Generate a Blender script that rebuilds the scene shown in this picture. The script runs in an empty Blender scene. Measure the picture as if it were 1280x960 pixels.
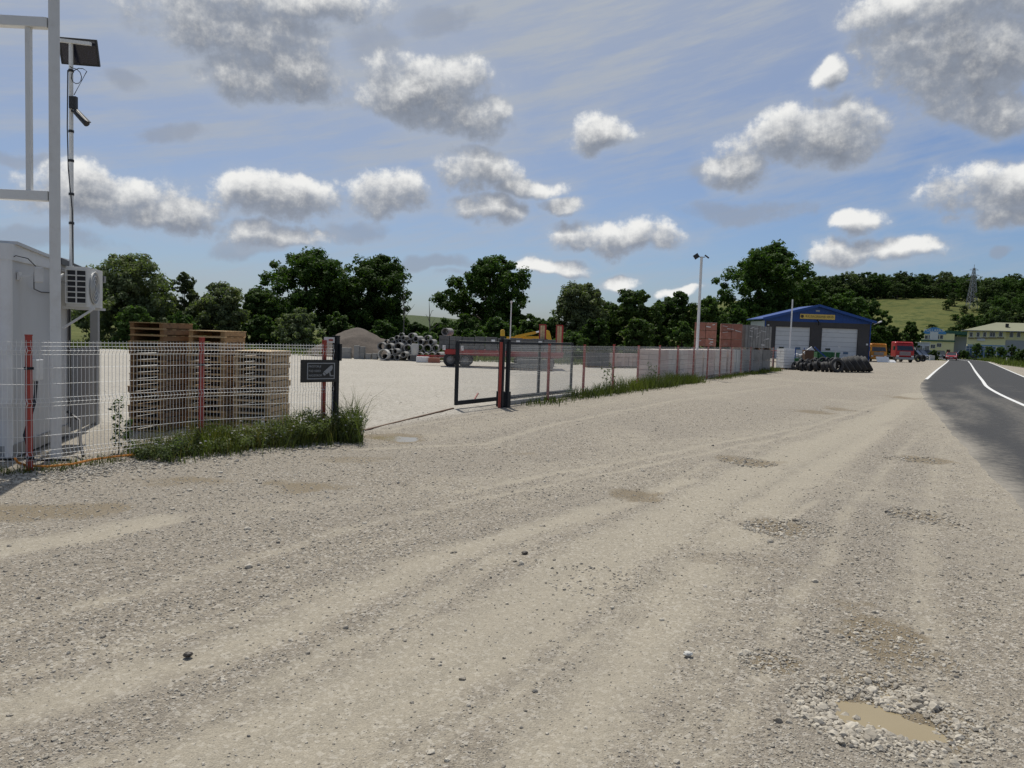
import bpy, math, random
import numpy as np
from mathutils import Vector, Matrix
R = math.radians
random.seed(7)
rng = np.random.default_rng(11)
scene = bpy.context.scene
col = scene.collection

# ------------------------------------------------------------------ camera
CAM_H, FPX, ROLL, HY = 1.8, 950.0, 0.034, 419.0
PITCH = math.atan((480 - HY) * math.cos(ROLL) / FPX)
Fv = Vector((0, math.cos(PITCH), -math.sin(PITCH)))
U0 = Vector((0, math.sin(PITCH), math.cos(PITCH)))
R0 = Vector((1, 0, 0))
Rv = R0 * math.cos(ROLL) + U0 * math.sin(ROLL)
Uv = -R0 * math.sin(ROLL) + U0 * math.cos(ROLL)
cam_d = bpy.data.cameras.new('camera'); cam = bpy.data.objects.new('camera', cam_d); col.objects.link(cam)
m = Matrix((Rv, Uv, -Fv)).transposed().to_4x4(); m.translation = Vector((0, 0, CAM_H)); cam.matrix_world = m
cam_d.sensor_width = 36; cam_d.lens = FPX / 1280 * 36; cam_d.clip_end = 5000; cam_d.clip_start = 0.05
scene.camera = cam
def ray(px, py): return Fv + Rv * ((px - 640) / FPX) - Uv * ((py - 480) / FPX)
def gnd(px, py, z=0.0):
    d = ray(px, py); t = (z - CAM_H) / d.z
    return Vector((d.x * t, d.y * t, z))
def atY(px, py, Y):
    d = ray(px, py); t = Y / d.y
    return Vector((d.x * t, Y, CAM_H + d.z * t))
def hor(px): return HY + math.tan(ROLL) * (px - 640)

# ------------------------------------------------------------------ light
SUN_AZ, SUN_EL = R(-17), R(63)      # azimuth measured from +Y towards +X
scene.view_settings.view_transform = 'Standard'; scene.view_settings.look = 'None'
scene.view_settings.exposure = 0.12; scene.view_settings.gamma = 1.0
scene.cycles.use_denoising = True; scene.cycles.denoiser = 'OPENIMAGEDENOISE'; scene.cycles.denoising_prefilter = 'NONE'; scene.cycles.denoising_input_passes = 'RGB_ALBEDO_NORMAL'
scene.cycles.max_bounces = 6; scene.cycles.transparent_max_bounces = 6
sun_dir = Vector((math.sin(SUN_AZ) * math.cos(SUN_EL), math.cos(SUN_AZ) * math.cos(SUN_EL), math.sin(SUN_EL)))
sd = bpy.data.lights.new('sun', 'SUN'); sd.energy = 3.6; sd.angle = R(0.53); sd.color = (1.0, 0.955, 0.88)
so = bpy.data.objects.new('sun', sd); col.objects.link(so); so.rotation_euler = sun_dir.to_track_quat('Z', 'Y').to_euler()
so.location = (0, 0, 60)

world = bpy.data.worlds.new('World'); scene.world = world; world.use_nodes = True
class NT:
    def __init__(s, t): s.t = t
    def n(s, typ, ins=None, **props):
        nd = s.t.nodes.new(typ)
        for k, v in props.items(): setattr(nd, k, v)
        for k, v in (ins or {}).items():
            if v is None: continue
            sock = nd.inputs[k]
            if isinstance(v, bpy.types.NodeSocket): s.t.links.new(v, sock)
            else: sock.default_value = v
        return nd
    def math(s, op, a, b=None, c=None, clamp=False):
        nd = s.n('ShaderNodeMath', {0: a, 1: b, 2: c}, operation=op); nd.use_clamp = clamp; return nd.outputs[0]
    def vec(s, op, a, b=None, out=0):
        nd = s.n('ShaderNodeVectorMath', {0: a, 1: b}, operation=op); return nd.outputs[out]
    def mix(s, f, a, b, bt='MIX'):
        nd = s.n('ShaderNodeMix', data_type='RGBA', blend_type=bt)
        for k, v in ((0, f), (6, a), (7, b)):
            if isinstance(v, bpy.types.NodeSocket): s.t.links.new(v, nd.inputs[k])
            else: nd.inputs[k].default_value = v if k == 0 else (tuple(v) + (1,))[:4]
        return nd.outputs[2]
    def ramp(s, f, a, b):                                  # smoothstep
        nd = s.n('ShaderNodeMapRange', {0: f, 1: a, 2: b, 3: 0.0, 4: 1.0}, interpolation_type='SMOOTHSTEP'); return nd.outputs[0]
    def noise(s, vec, scale, detail=4, rough=0.55, out=0):
        return s.n('ShaderNodeTexNoise', {'Vector': vec, 'Scale': scale, 'Detail': detail, 'Roughness': rough}).outputs[out]

# clouds: (pixel x, pixel y, half width, half height) turned into directions on the sky
CL = [(300, 28, 110, 34), (345, 88, 80, 34), (350, -8, 130, 26), (525, 112, 82, 40), (590, 150, 55, 22), (598, 212, 62, 30), (652, 234, 55, 15),
      (488, 247, 52, 25), (338, 250, 82, 24), (345, 292, 72, 15), (128, 238, 74, 32), (205, 264, 52, 17), (614, 264, 44, 22), (708, 260, 31, 13),
      (736, 162, 38, 21), (770, 300, 72, 20), (680, 331, 46, 8), (770, 349, 30, 9), (1010, 172, 88, 34), (945, 208, 52, 24), (1195, 70, 95, 60),
      (1240, 142, 56, 26), (1190, 8, 100, 30), (1255, 243, 58, 28), (1262, 276, 48, 14), (1072, 282, 30, 12), (1060, 314, 38, 14), (1140, 315, 38, 13),
      (1030, 97, 20, 14), (850, 366, 26, 5)]
WISP = [(150, 92, 24, 10), (235, 170, 36, 11), (300, 305, 50, 10), (445, 290, 48, 12), (60, 300, 70, 14), (1255, 321, 15, 5), (550, 330, 45, 7), (30, 198, 40, 7), (480, 60, 40, 26), (560, 20, 40, 18), (900, 215, 40, 14), (930, 265, 70, 14), (610, 345, 40, 6)]
W = NT(world.node_tree); W.t.nodes.clear()
def cloud_group(CL, outer=True):
    g = bpy.data.node_groups.new('cloud_field', 'ShaderNodeTree')
    g.interface.new_socket('P', in_out='INPUT', socket_type='NodeSocketVector')
    g.interface.new_socket('D', in_out='INPUT', socket_type='NodeSocketVector')
    g.interface.new_socket('V', in_out='OUTPUT', socket_type='NodeSocketFloat')
    N = NT(g); gi = g.nodes.new('NodeGroupInput'); go = g.nodes.new('NodeGroupOutput')
    P = gi.outputs['P']
    wob = N.noise(P, 7.0, 3, 0.55, 1)
    Pw = N.vec('ADD', P, N.vec('MULTIPLY', N.vec('SUBTRACT', wob, (0.5, 0.5, 0.5)), (0.15, 0.075, 0)))
    acc = None
    for (x, y, rx, ry) in CL:
        d = ray(x, y).normalized(); az = math.atan2(d.x, d.y); el = math.asin(d.z)
        q = N.vec('MULTIPLY', N.vec('SUBTRACT', Pw, (az, el, 0)), (FPX / rx / 1.12, FPX / ry / 1.12, 0))
        l = N.vec('DOT_PRODUCT', q, q, out=1)
        v = N.math('SUBTRACT', 1.0, l)
        acc = v if acc is None else N.math('MAXIMUM', acc, v)
    acc = N.math('MAXIMUM', acc, -1.2)
    f1 = N.noise(P, 24.0, 9, 0.66); f2 = N.noise(P, 9.0, 4, 0.55)
    s = N.math('MULTIPLY_ADD', N.math('SUBTRACT', f1, 0.5), 2.1, acc)
    s = N.math('MULTIPLY_ADD', N.math('SUBTRACT', f2, 0.5), 1.3, s)
    s = N.math('MULTIPLY_ADD', N.math('SUBTRACT', N.noise(P, 85.0, 6, 0.6), 0.5), 0.7, s)
    # the sky outside the frame carries on with clouds of the same kind
    far = N.noise(gi.outputs['D'], 2.3, 7, 0.6)
    az_ = N.n('ShaderNodeSeparateXYZ', {0: P}).outputs
    out = N.math('MAXIMUM', N.ramp(N.math('ABSOLUTE', az_[0]), 0.66, 0.85), N.ramp(az_[1], 0.50, 0.65))
    fv = N.math('MULTIPLY', N.math('SUBTRACT', far, 0.56), 9.0)
    if outer: s = N.math('MAXIMUM', s, N.math('MULTIPLY_ADD', out, N.math('ADD', fv, 3.0), -3.0))
    N.t.links.new(s, go.inputs[0]); return g
CG = cloud_group(CL); CW = cloud_group(WISP, False)
tc = W.n('ShaderNodeTexCoord'); dirv = W.vec('NORMALIZE', tc.outputs['Generated'])
sx, sy, sz = W.n('ShaderNodeSeparateXYZ', {0: dirv}).outputs
P = W.n('ShaderNodeCombineXYZ', {0: W.math('ARCTAN2', sx, sy), 1: W.math('ARCSINE', sz), 2: 0.0}).outputs[0]
dproj = W.vec('DIVIDE', dirv, W.n('ShaderNodeCombineXYZ', {0: W.math('ADD', W.math('ABSOLUTE', sz), 0.12), 1: W.math('ADD', W.math('ABSOLUTE', sz), 0.12), 2: 1.0}).outputs[0])
def field(p, g=None):
    nd = W.n('ShaderNodeGroup', node_tree=g or CG); W.t.links.new(p, nd.inputs[0]); W.t.links.new(dproj, nd.inputs[1]); return nd.outputs[0]
V0 = field(P); V1 = field(W.vec('ADD', P, (-0.006, 0.020, 0)))
cover = W.ramp(V0, -0.12, 0.62)
thick = W.ramp(V0, 0.2, 1.7)
lit = W.math('MULTIPLY_ADD', W.math('SUBTRACT', V0, V1), 0.48, 0.19)
lit = W.math('MULTIPLY_ADD', W.math('SUBTRACT', W.noise(P, 48.0, 6, 0.6), 0.5), 0.14, lit)
lit = W.ramp(lit, 0.0, 0.95)
base_c = W.mix(thick, (0.27, 0.305, 0.37), (0.135, 0.152, 0.188))
cloud_c = W.mix(lit, base_c, (0.80, 0.80, 0.785))
sky = W.n('ShaderNodeTexSky', sky_type='NISHITA'); sky.sun_disc = False; sky.sun_elevation = SUN_EL; sky.sun_rotation = SUN_AZ
sky.air_density = 1.0; sky.dust_density = 1.3; sky.ozone_density = 2.2; sky.altitude = 150
skyc = W.mix(1.0, sky.outputs[0], (0.059, 0.068, 0.084), 'MULTIPLY')
# thin high veil, denser towards the sun
streak = W.noise(W.vec('MULTIPLY', W.vec('ADD', P, W.vec('MULTIPLY', W.n('ShaderNodeCombineXYZ', {0: 0.0, 1: W.math('ARCTAN2', sx, sy), 2: 0.0}).outputs[0], (0, -0.22, 0))), (1.6, 11.0, 1)), 2.4, 7, 0.66)
sdot = W.vec('DOT_PRODUCT', dirv, tuple(sun_dir), out=1)
veil = W.math('ADD', W.math('MULTIPLY', W.ramp(streak, 0.40, 0.68), 0.40), W.math('MULTIPLY', W.ramp(sdot, 0.42, 0.84), 0.85), clamp=True)
skyc = W.mix(veil, skyc, (0.375, 0.41, 0.465))
skyc = W.mix(W.math('MULTIPLY', W.ramp(field(P, CW), -0.2, 0.9), 0.62), skyc, (0.265, 0.30, 0.37))
skyc = W.mix(W.math('MULTIPLY', W.ramp(V0, -1.1, 0.4), 0.30), skyc, (0.40, 0.435, 0.49))
skyc = W.mix(cover, skyc, cloud_c)
bg = W.n('ShaderNodeBackground', {'Color': skyc, 'Strength': 1.0})
wo = W.n('ShaderNodeOutputWorld', {'Surface': bg.outputs[0]})
world.cycles.sampling_method = 'MANUAL'; world.cycles.sample_map_resolution = 512

# ------------------------------------------------------------------ mesh helpers
def srgb(r, g, b):
    f = lambda c: (c / 255 / 12.92) if c <= 10 else (((c / 255) + 0.055) / 1.055) ** 2.4
    return (f(r), f(g), f(b))
def fast_mesh(name, v, f):
    """v (N,3), f (M,k) arrays"""
    me = bpy.data.meshes.new(name); v = np.asarray(v, np.float32); f = np.asarray(f, np.int32); k = f.shape[1]
    me.vertices.add(len(v)); me.vertices.foreach_set('co', v.ravel())
    me.loops.add(f.size); me.loops.foreach_set('vertex_index', f.ravel())
    me.polygons.add(len(f)); me.polygons.foreach_set('loop_start', np.arange(0, f.size, k, dtype=np.int32))
    me.update(calc_edges=True); return me
def link(name, me, mat, parent=None, loc=None):
    o = bpy.data.objects.new(name, me); col.objects.link(o)
    if mat is not None and not me.materials: me.materials.append(mat)
    if parent is not None: o.parent = parent
    if loc is not None: o.location = loc
    return o
class MB:
    def __init__(s): s.v = []; s.f = []
    def add(s, vs, fs):
        b = len(s.v); s.v += [tuple(p) for p in vs]; s.f += [tuple(i + b for i in q) for q in fs]; return s
    def box(s, c, d, rz=0, M=None):
        hx, hy, hz = d[0] / 2, d[1] / 2, d[2] / 2
        vs = [Vector((x, y, z)) for x in (-hx, hx) for y in (-hy, hy) for z in (-hz, hz)]
        if rz: q = Matrix.Rotation(rz, 3, 'Z'); vs = [q @ p for p in vs]
        if M: vs = [M @ p for p in vs]
        vs = [p + Vector(c) for p in vs]
        return s.add(vs, [(0, 1, 3, 2), (4, 6, 7, 5), (0, 4, 5, 1), (2, 3, 7, 6), (0, 2, 6, 4), (1, 5, 7, 3)])
    def bar(s, a, b, w, h=None):
        a = Vector(a); b = Vector(b); h = h or w; d = b - a; q = d.to_track_quat('Z', 'Y').to_matrix()
        return s.box((a + b) / 2, (w, h, d.length), M=q)
    def cyl(s, a, b, r0, r1=None, n=10, caps=True):
        return s.tube([a, b], [r0, r0 if r1 is None else r1], n, caps)
    def tube(s, pts, r, n=6, caps=True):
        pts = [Vector(p) for p in pts]; rr = r if isinstance(r, (list, tuple)) else [r] * len(pts)
        vs = []; fs = []
        for i, p in enumerate(pts):
            t = (pts[min(i + 1, len(pts) - 1)] - pts[max(i - 1, 0)]).normalized()
            up = Vector((0, 0, 1)) if abs(t.z) < 0.9 else Vector((1, 0, 0))
            a = t.cross(up).normalized(); b = a.cross(t).normalized()
            for k in range(n):
                an = 2 * math.pi * k / n; vs.append(p + (a * math.cos(an) + b * math.sin(an)) * rr[i])
        for i in range(len(pts) - 1):
            for k in range(n):
                k2 = (k + 1) % n; fs.append((i * n + k, i * n + k2, (i + 1) * n + k2, (i + 1) * n + k))
        if caps:
            fs.append(tuple(range(n))); fs.append(tuple(reversed(range((len(pts) - 1) * n, len(pts) * n))))
        return s.add(vs, fs)
    def lathe(s, prof, n=24, closed=True, M=None):
        """prof: list of (radius, z)"""
        vs = []; fs = []; k = len(prof)
        for i in range(n):
            an = 2 * math.pi * i / n
            for (r, z) in prof:
                p = Vector((r * math.cos(an), r * math.sin(an), z)); vs.append(M @ p if M else p)
        for i in range(n):
            j = (i + 1) % n
            for q in range(k if closed else k - 1):
                q2 = (q + 1) % k; fs.append((i * k + q, j * k + q, j * k + q2, i * k + q2))
        return s.add(vs, fs)
    def prism(s, poly, y0, y1, axis='Y'):
        """poly in (a,b); extruded along the axis: Y -> (a,y,b), X -> (x,a,b), Z -> (a,b,z)"""
        mk = {'Y': lambda p, t: (p[0], t, p[1]), 'X': lambda p, t: (t, p[0], p[1]), 'Z': lambda p, t: (p[0], p[1], t)}[axis]
        n = len(poly); vs = [mk(p, y0) for p in poly] + [mk(p, y1) for p in poly]
        fs = [tuple(range(n)), tuple(reversed(range(n, 2 * n)))] + [(i, i + n, (i + 1) % n + n, (i + 1) % n) for i in range(n)]
        return s.add(vs, fs)
    def mesh(s, name, smooth=False):
        me = bpy.data.meshes.new(name); me.from_pydata(s.v, [], s.f); me.update()
        import bmesh
        bm = bmesh.new(); bm.from_mesh(me); bmesh.ops.recalc_face_normals(bm, faces=bm.faces); bm.to_mesh(me); bm.free()
        if smooth:
            me.polygons.foreach_set('use_smooth', [True] * len(me.polygons)); me.set_sharp_from_angle(angle=R(40))
        return me
    def build(s, name, mat, parent=None, loc=None, smooth=False, bevel=0):
        o = link(name, s.mesh(name, smooth), mat, parent, loc)
        if bevel:
            b = o.modifiers.new('bevel', 'BEVEL'); b.width = bevel; b.segments = 2; b.limit_method = 'ANGLE'
        return o
def thing(name, label, cat, loc=(0, 0, 0), rz=0, group=None):
    o = bpy.data.objects.new(name, None); col.objects.link(o); o.empty_display_size = 0.2
    o.location = loc; o.rotation_euler = (0, 0, rz); return tag(o, label, cat, group)
def tag(o, label, cat, group=None, kind=None):
    o['label'] = label; o['category'] = cat
    if group: o['group'] = group
    if kind: o['kind'] = kind
    return o
def structure(o): o['kind'] = 'structure'; return o
def copy_tree(src, parent=None, label=None, group=None):
    c = src.copy(); col.objects.link(c); c.parent = parent
    if label: c['label'] = label
    if group: c['group'] = group
    for ch in src.children: copy_tree(ch, c)
    return c

# ------------------------------------------------------------------ materials
def mat(name, c, rough=0.6, metal=0.0, var=0.15, scale=4.0, bump=0.0, bscale=40.0, dirt=None, dirt_amt=0.0, spec=0.5, coords='Object', stretch=None):
    M_ = bpy.data.materials.new(name); M_.use_nodes = True; t = NT(M_.node_tree); t.t.nodes.clear()
    tcn = t.n('ShaderNodeTexCoord').outputs[coords]
    oi = t.n('ShaderNodeObjectInfo').outputs['Random']
    v = t.vec('ADD', tcn, t.n('ShaderNodeCombineXYZ', {0: t.math('MULTIPLY', oi, 37.0), 1: t.math('MULTIPLY', oi, 11.0), 2: 0.0}).outputs[0])
    if stretch: v = t.vec('MULTIPLY', v, stretch)
    n1 = t.noise(v, scale, 6, 0.62)
    f = t.math('MULTIPLY_ADD', t.math('SUBTRACT', n1, 0.5), 2 * var, 1.0)
    f = t.math('MULTIPLY', f, t.math('MULTIPLY_ADD', t.math('SUBTRACT', oi, 0.5), var * 0.9, 1.0))
    cc = t.mix(1.0, c, t.n('ShaderNodeCombineColor', {0: f, 1: f, 2: f}).outputs[0], 'MULTIPLY')
    if dirt:
        n2 = t.noise(v, scale * 0.45, 7, 0.7); cc = t.mix(t.math('MULTIPLY', t.ramp(n2, 0.48, 0.72), dirt_amt), cc, dirt)
    b = t.n('ShaderNodeBsdfPrincipled', {'Base Color': cc, 'Metallic': metal, 'Specular IOR Level': spec})
    t.t.links.new(t.math('ADD', t.math('MULTIPLY', n1, 0.2), rough - 0.1, clamp=True), b.inputs['Roughness'])
    if bump:
        bn = t.n('ShaderNodeBump', {'Height': t.noise(v, bscale, 5, 0.6), 'Strength': bump, 'Distance': 0.02}); t.t.links.new(bn.outputs[0], b.inputs['Normal'])
    t.n('ShaderNodeOutputMaterial', {'Surface': b.outputs[0]}); return M_
def leaf_mat(name, c, var=0.35, trans=0.35, hue=(0.75, 1.0, 0.55)):
    M_ = bpy.data.materials.new(name); M_.use_nodes = True; t = NT(M_.node_tree); t.t.nodes.clear()
    ri = t.n('ShaderNodeNewGeometry').outputs['Random Per Island']; oi = t.n('ShaderNodeObjectInfo').outputs['Random']
    pos = t.n('ShaderNodeTexCoord').outputs['Object']
    big = t.noise(pos, 0.55, 3, 0.5)
    f = t.math('MULTIPLY_ADD', t.math('SUBTRACT', ri, 0.5), 2 * var, 1.0)
    f = t.math('MULTIPLY', f, t.math('MULTIPLY_ADD', t.math('SUBTRACT', big, 0.5), 0.9, 1.0))
    f = t.math('MULTIPLY', f, t.math('MULTIPLY_ADD', t.math('SUBTRACT', oi, 0.5), 0.5, 1.0))
    cc = t.mix(1.0, c, t.n('ShaderNodeCombineColor', {0: f, 1: f, 2: f}).outputs[0], 'MULTIPLY')
    cc = t.mix(t.math('MULTIPLY', t.ramp(big, 0.45, 0.7), 0.35), cc, tuple(a * h * 1.6 for a, h in zip(c, (1.25, 1.05, 0.6))))
    d = t.n('ShaderNodeBsdfPrincipled', {'Base Color': cc, 'Roughness': 0.65, 'Specular IOR Level': 0.12})
    tr = t.n('ShaderNodeBsdfTranslucent', {'Color': t.mix(1.0, cc, (1.1, 1.35, 0.45), 'MULTIPLY')})
    mx = t.n('ShaderNodeMixShader', {0: trans, 1: d.outputs[0], 2: tr.outputs[0]})
    t.n('ShaderNodeOutputMaterial', {'Surface': mx.outputs[0]}); return M_
def emit_free_glass(name, c=(0.02, 0.025, 0.03), rough=0.08):
    return mat(name, c, rough + 0.02, 0, 0.1, 2.0, spec=0.9)

M = {}
M['white'] = mat('white_paint', (0.70, 0.70, 0.69), 0.45, 0, 0.07, 3, dirt=(0.42, 0.38, 0.31), dirt_amt=0.35)
M['white_steel'] = mat('white_steel', (0.66, 0.66, 0.64), 0.4, 0, 0.08, 5, bump=0.04, dirt=(0.33, 0.25, 0.17), dirt_amt=0.25)
M['container'] = mat('container_panel', (0.56, 0.565, 0.565), 0.5, 0, 0.08, 1.6, dirt=(0.36, 0.34, 0.30), dirt_amt=0.4, stretch=(1, 1, 0.35))
M['grey_sheet'] = mat('grey_sheet', (0.30, 0.31, 0.32), 0.45, 0.3, 0.12, 3, dirt=(0.22, 0.2, 0.17), dirt_amt=0.4)
M['dark_sheet'] = mat('dark_sheet', (0.05, 0.05, 0.055), 0.5, 0.2, 0.2, 3)
M['black'] = mat('black_plastic', (0.018, 0.018, 0.02), 0.5, 0, 0.25, 6)
M['red_post'] = mat('red_paint', (0.34, 0.042, 0.026), 0.5, 0, 0.25, 9, dirt=(0.22, 0.09, 0.05), dirt_amt=0.5)
M['anthracite'] = mat('anthracite_paint', (0.014, 0.017, 0.021), 0.5, 0, 0.25, 6, dirt=(0.05, 0.046, 0.04), dirt_amt=0.25, spec=0.2)
M['wire'] = mat('galvanised_wire', (0.72, 0.72, 0.69), 0.55, 0.0, 0.1, 5)
M['wire_grey'] = mat('dull_wire', (0.56, 0.56, 0.53), 0.55, 0.0, 0.1, 5)
M['pallet'] = mat('pallet_wood', (0.28, 0.175, 0.095), 0.85, 0, 0.45, 5, 0.25, 60, dirt=(0.09, 0.06, 0.035), dirt_amt=0.7, stretch=(1, 5, 5))
M['pallet_light'] = mat('fresh_pallet_wood', (0.47, 0.345, 0.205), 0.85, 0, 0.35, 5, 0.25, 60, dirt=(0.16, 0.12, 0.08), dirt_amt=0.6, stretch=(1, 5, 5))
M['concrete'] = mat('concrete', (0.26, 0.255, 0.24), 0.9, 0, 0.3, 3, 0.35, 30, dirt=(0.12, 0.115, 0.105), dirt_amt=0.6)
M['concrete_light'] = mat('pale_concrete', (0.54, 0.53, 0.49), 0.9, 0, 0.2, 3, 0.3, 30, dirt=(0.25, 0.24, 0.22), dirt_amt=0.5)
M['block_grey'] = mat('grey_block', (0.125, 0.125, 0.124), 0.92, 0, 0.3, 4, 0.35, 40, dirt=(0.06, 0.06, 0.058), dirt_amt=0.5)
M['block_pale'] = mat('pale_block', (0.60, 0.535, 0.48), 0.92, 0, 0.2, 3, 0.3, 40, dirt=(0.44, 0.38, 0.33), dirt_amt=0.5)
M['block_pink'] = mat('pinkish_block', (0.56, 0.45, 0.40), 0.92, 0, 0.2, 3, 0.3, 40, dirt=(0.42, 0.33, 0.28), dirt_amt=0.5)
M['brick'] = mat('red_clay', (0.31, 0.135, 0.095), 0.88, 0, 0.3, 3.5, 0.3, 40, dirt=(0.42, 0.33, 0.29), dirt_amt=0.45)
M['film'] = mat('wrap_film', (0.62, 0.60, 0.58), 0.25, 0, 0.1, 6, 0.4, 18, spec=0.7)
M['trailer_red'] = mat('trailer_red', (0.32, 0.020, 0.018), 0.45, 0, 0.2, 4, dirt=(0.12, 0.07, 0.05), dirt_amt=0.45)
M['rubber'] = mat('rubber', (0.026, 0.026, 0.027), 0.78, 0, 0.3, 4, 0.3, 30, dirt=(0.12, 0.108, 0.09), dirt_amt=0.4)
M['rim'] = mat('rim_steel', (0.30, 0.29, 0.28), 0.5, 0.5, 0.2, 5, dirt=(0.14, 0.1, 0.08), dirt_amt=0.5)
M['yellow'] = mat('machine_yellow', (0.62, 0.36, 0.02), 0.42, 0, 0.12, 4, dirt=(0.3, 0.2, 0.06), dirt_amt=0.35)
M['orange'] = mat('truck_orange', (0.68, 0.28, 0.025), 0.4, 0, 0.1, 4, dirt=(0.35, 0.2, 0.08), dirt_amt=0.3)
M['truck_red'] = mat('truck_red', (0.42, 0.018, 0.02), 0.35, 0, 0.12, 4, dirt=(0.2, 0.05, 0.04), dirt_amt=0.3)
M['car_red'] = mat('car_red', (0.36, 0.016, 0.022), 0.22, 0.1, 0.05, 4, spec=0.8)
M['car_dark'] = mat('car_dark', (0.030, 0.038, 0.042), 0.22, 0.2, 0.05, 4, spec=0.8)
M['car_blue'] = mat('car_blue', (0.035, 0.055, 0.12), 0.22, 0.2, 0.05, 4, spec=0.8)
M['glass'] = emit_free_glass('dark_glass')
M['glass_blue'] = emit_free_glass('blue_glass', (0.055, 0.12, 0.22), 0.1)
M['lamp_clear'] = mat('headlamp', (0.75, 0.75, 0.73), 0.15, 0, 0.05, 5, spec=0.9)
M['blue_sheet'] = mat('blue_sheet', (0.012, 0.060, 0.25), 0.45, 0.1, 0.12, 2, dirt=(0.02, 0.05, 0.15), dirt_amt=0.4)
M['blue_plain'] = mat('sky_blue_paint', (0.07, 0.26, 0.56), 0.5, 0, 0.08, 2)
M['charcoal'] = mat('charcoal_wall', (0.052, 0.048, 0.048), 0.7, 0, 0.18, 1.2, 0.1, 20, dirt=(0.085, 0.08, 0.075), dirt_amt=0.4)
M['door_grey'] = mat('door_panel', (0.60, 0.61, 0.61), 0.5, 0, 0.06, 1.5, dirt=(0.36, 0.35, 0.33), dirt_amt=0.3)
M['sign_yellow'] = mat('sign_yellow', (0.68, 0.47, 0.10), 0.5, 0, 0.08, 5)
M['ink'] = mat('sign_ink', (0.05, 0.04, 0.03), 0.6, 0, 0.1, 5)
M['sign_black'] = mat('sign_black', (0.009, 0.010, 0.012), 0.35, 0, 0.1, 5)
M['sign_grey'] = mat('sign_grey', (0.30, 0.31, 0.32), 0.5, 0, 0.06, 5)
M['yellow_wall'] = mat('yellow_render', (0.82, 0.75, 0.42), 0.9, 0, 0.06, 0.6, 0.1, 15, dirt=(0.58, 0.52, 0.32), dirt_amt=0.3)
M['grey_wall'] = mat('grey_render', (0.36, 0.37, 0.39), 0.9, 0, 0.08, 0.6, dirt=(0.28, 0.28, 0.29), dirt_amt=0.4)
M['white_wall'] = mat('white_render', (0.66, 0.67, 0.70), 0.9, 0, 0.06, 0.6, dirt=(0.5, 0.5, 0.5), dirt_amt=0.3)
M['roof_olive'] = mat('olive_roof', (0.21, 0.215, 0.135), 0.8, 0, 0.12, 0.8, 0.2, 6, dirt=(0.15, 0.15, 0.1), dirt_amt=0.5)
M['roof_green'] = mat('green_roof', (0.03, 0.11, 0.075), 0.6, 0, 0.12, 0.8)
M['green_paint'] = mat('green_paint', (0.02, 0.12, 0.035), 0.5, 0, 0.2, 3, dirt=(0.1, 0.09, 0.06), dirt_amt=0.4)
M['rust'] = mat('rusty_steel', (0.11, 0.065, 0.04), 0.85, 0.2, 0.35, 6, 0.3, 40)
M['bark'] = mat('bark', (0.075, 0.058, 0.042), 0.95, 0, 0.3, 5, 0.6, 20, stretch=(1, 1, 0.25))
M['dead_bark'] = mat('dead_bark', (0.15, 0.13, 0.11), 0.95, 0, 0.3, 5)
M['pylon'] = mat('pylon_steel', (0.34, 0.34, 0.34), 0.55, 0.4, 0.1, 1)
M['solar'] = mat('solar_cells', (0.010, 0.012, 0.028), 0.18, 0, 0.1, 6, spec=0.8)
M['hose'] = mat('orange_hose', (0.62, 0.24, 0.035), 0.55, 0, 0.15, 8)
M['skin_white'] = mat('appliance_white', (0.66, 0.65, 0.61), 0.45, 0, 0.06, 5, dirt=(0.45, 0.42, 0.36), dirt_amt=0.3)
M['leaf_dark'] = leaf_mat('leaf_dark', (0.048, 0.086, 0.020))
M['leaf_mid'] = leaf_mat('leaf_mid', (0.064, 0.106, 0.028))
M['leaf_willow'] = leaf_mat('leaf_willow', (0.112, 0.138, 0.070), 0.3)
M['leaf_far'] = leaf_mat('leaf_far', (0.064, 0.094, 0.036), 0.3)
M['grass'] = leaf_mat('grass_blade', (0.088, 0.108, 0.034), 0.4, 0.3)
M['grass_dry'] = leaf_mat('dry_grass_blade', (0.17, 0.15, 0.065), 0.4, 0.3)
M['petal'] = mat('petal', (0.62, 0.60, 0.58), 0.8, 0, 0.15, 5)

# ------------------------------------------------------------------ value noise for terrain
TAB = rng.random((256, 256))
def vnoise(x, y):
    xi = np.floor(x).astype(int); yi = np.floor(y).astype(int); fx = x - xi; fy = y - yi
    fx = fx * fx * (3 - 2 * fx); fy = fy * fy * (3 - 2 * fy)
    g = lambda a, b: TAB[a % 256, b % 256]
    return (g(xi, yi) * (1 - fx) + g(xi + 1, yi) * fx) * (1 - fy) + (g(xi, yi + 1) * (1 - fx) + g(xi + 1, yi + 1) * fx) * fy
def fbm(x, y, s, o=4):
    r = 0; a = 0.5; t = 0
    for i in range(o): r = r + a * vnoise(x * s + 17.3 * i, y * s + 5.1 * i); t += a; a *= 0.5; s *= 2.03
    return r / t
def sstep(a, b, x): t = np.clip((x - a) / (b - a), 0, 1); return t * t * (3 - 2 * t)
def poly_dist(x, y, pts):
    d = np.full(x.shape, 1e9)
    for (a, b) in zip(pts[:-1], pts[1:]):
        ab = np.array([b[0] - a[0], b[1] - a[1]]); t = np.clip(((x - a[0]) * ab[0] + (y - a[1]) * ab[1]) / (ab @ ab), 0, 1)
        d = np.minimum(d, np.hypot(x - a[0] - t * ab[0], y - a[1] - t * ab[1]))
    return d

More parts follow.
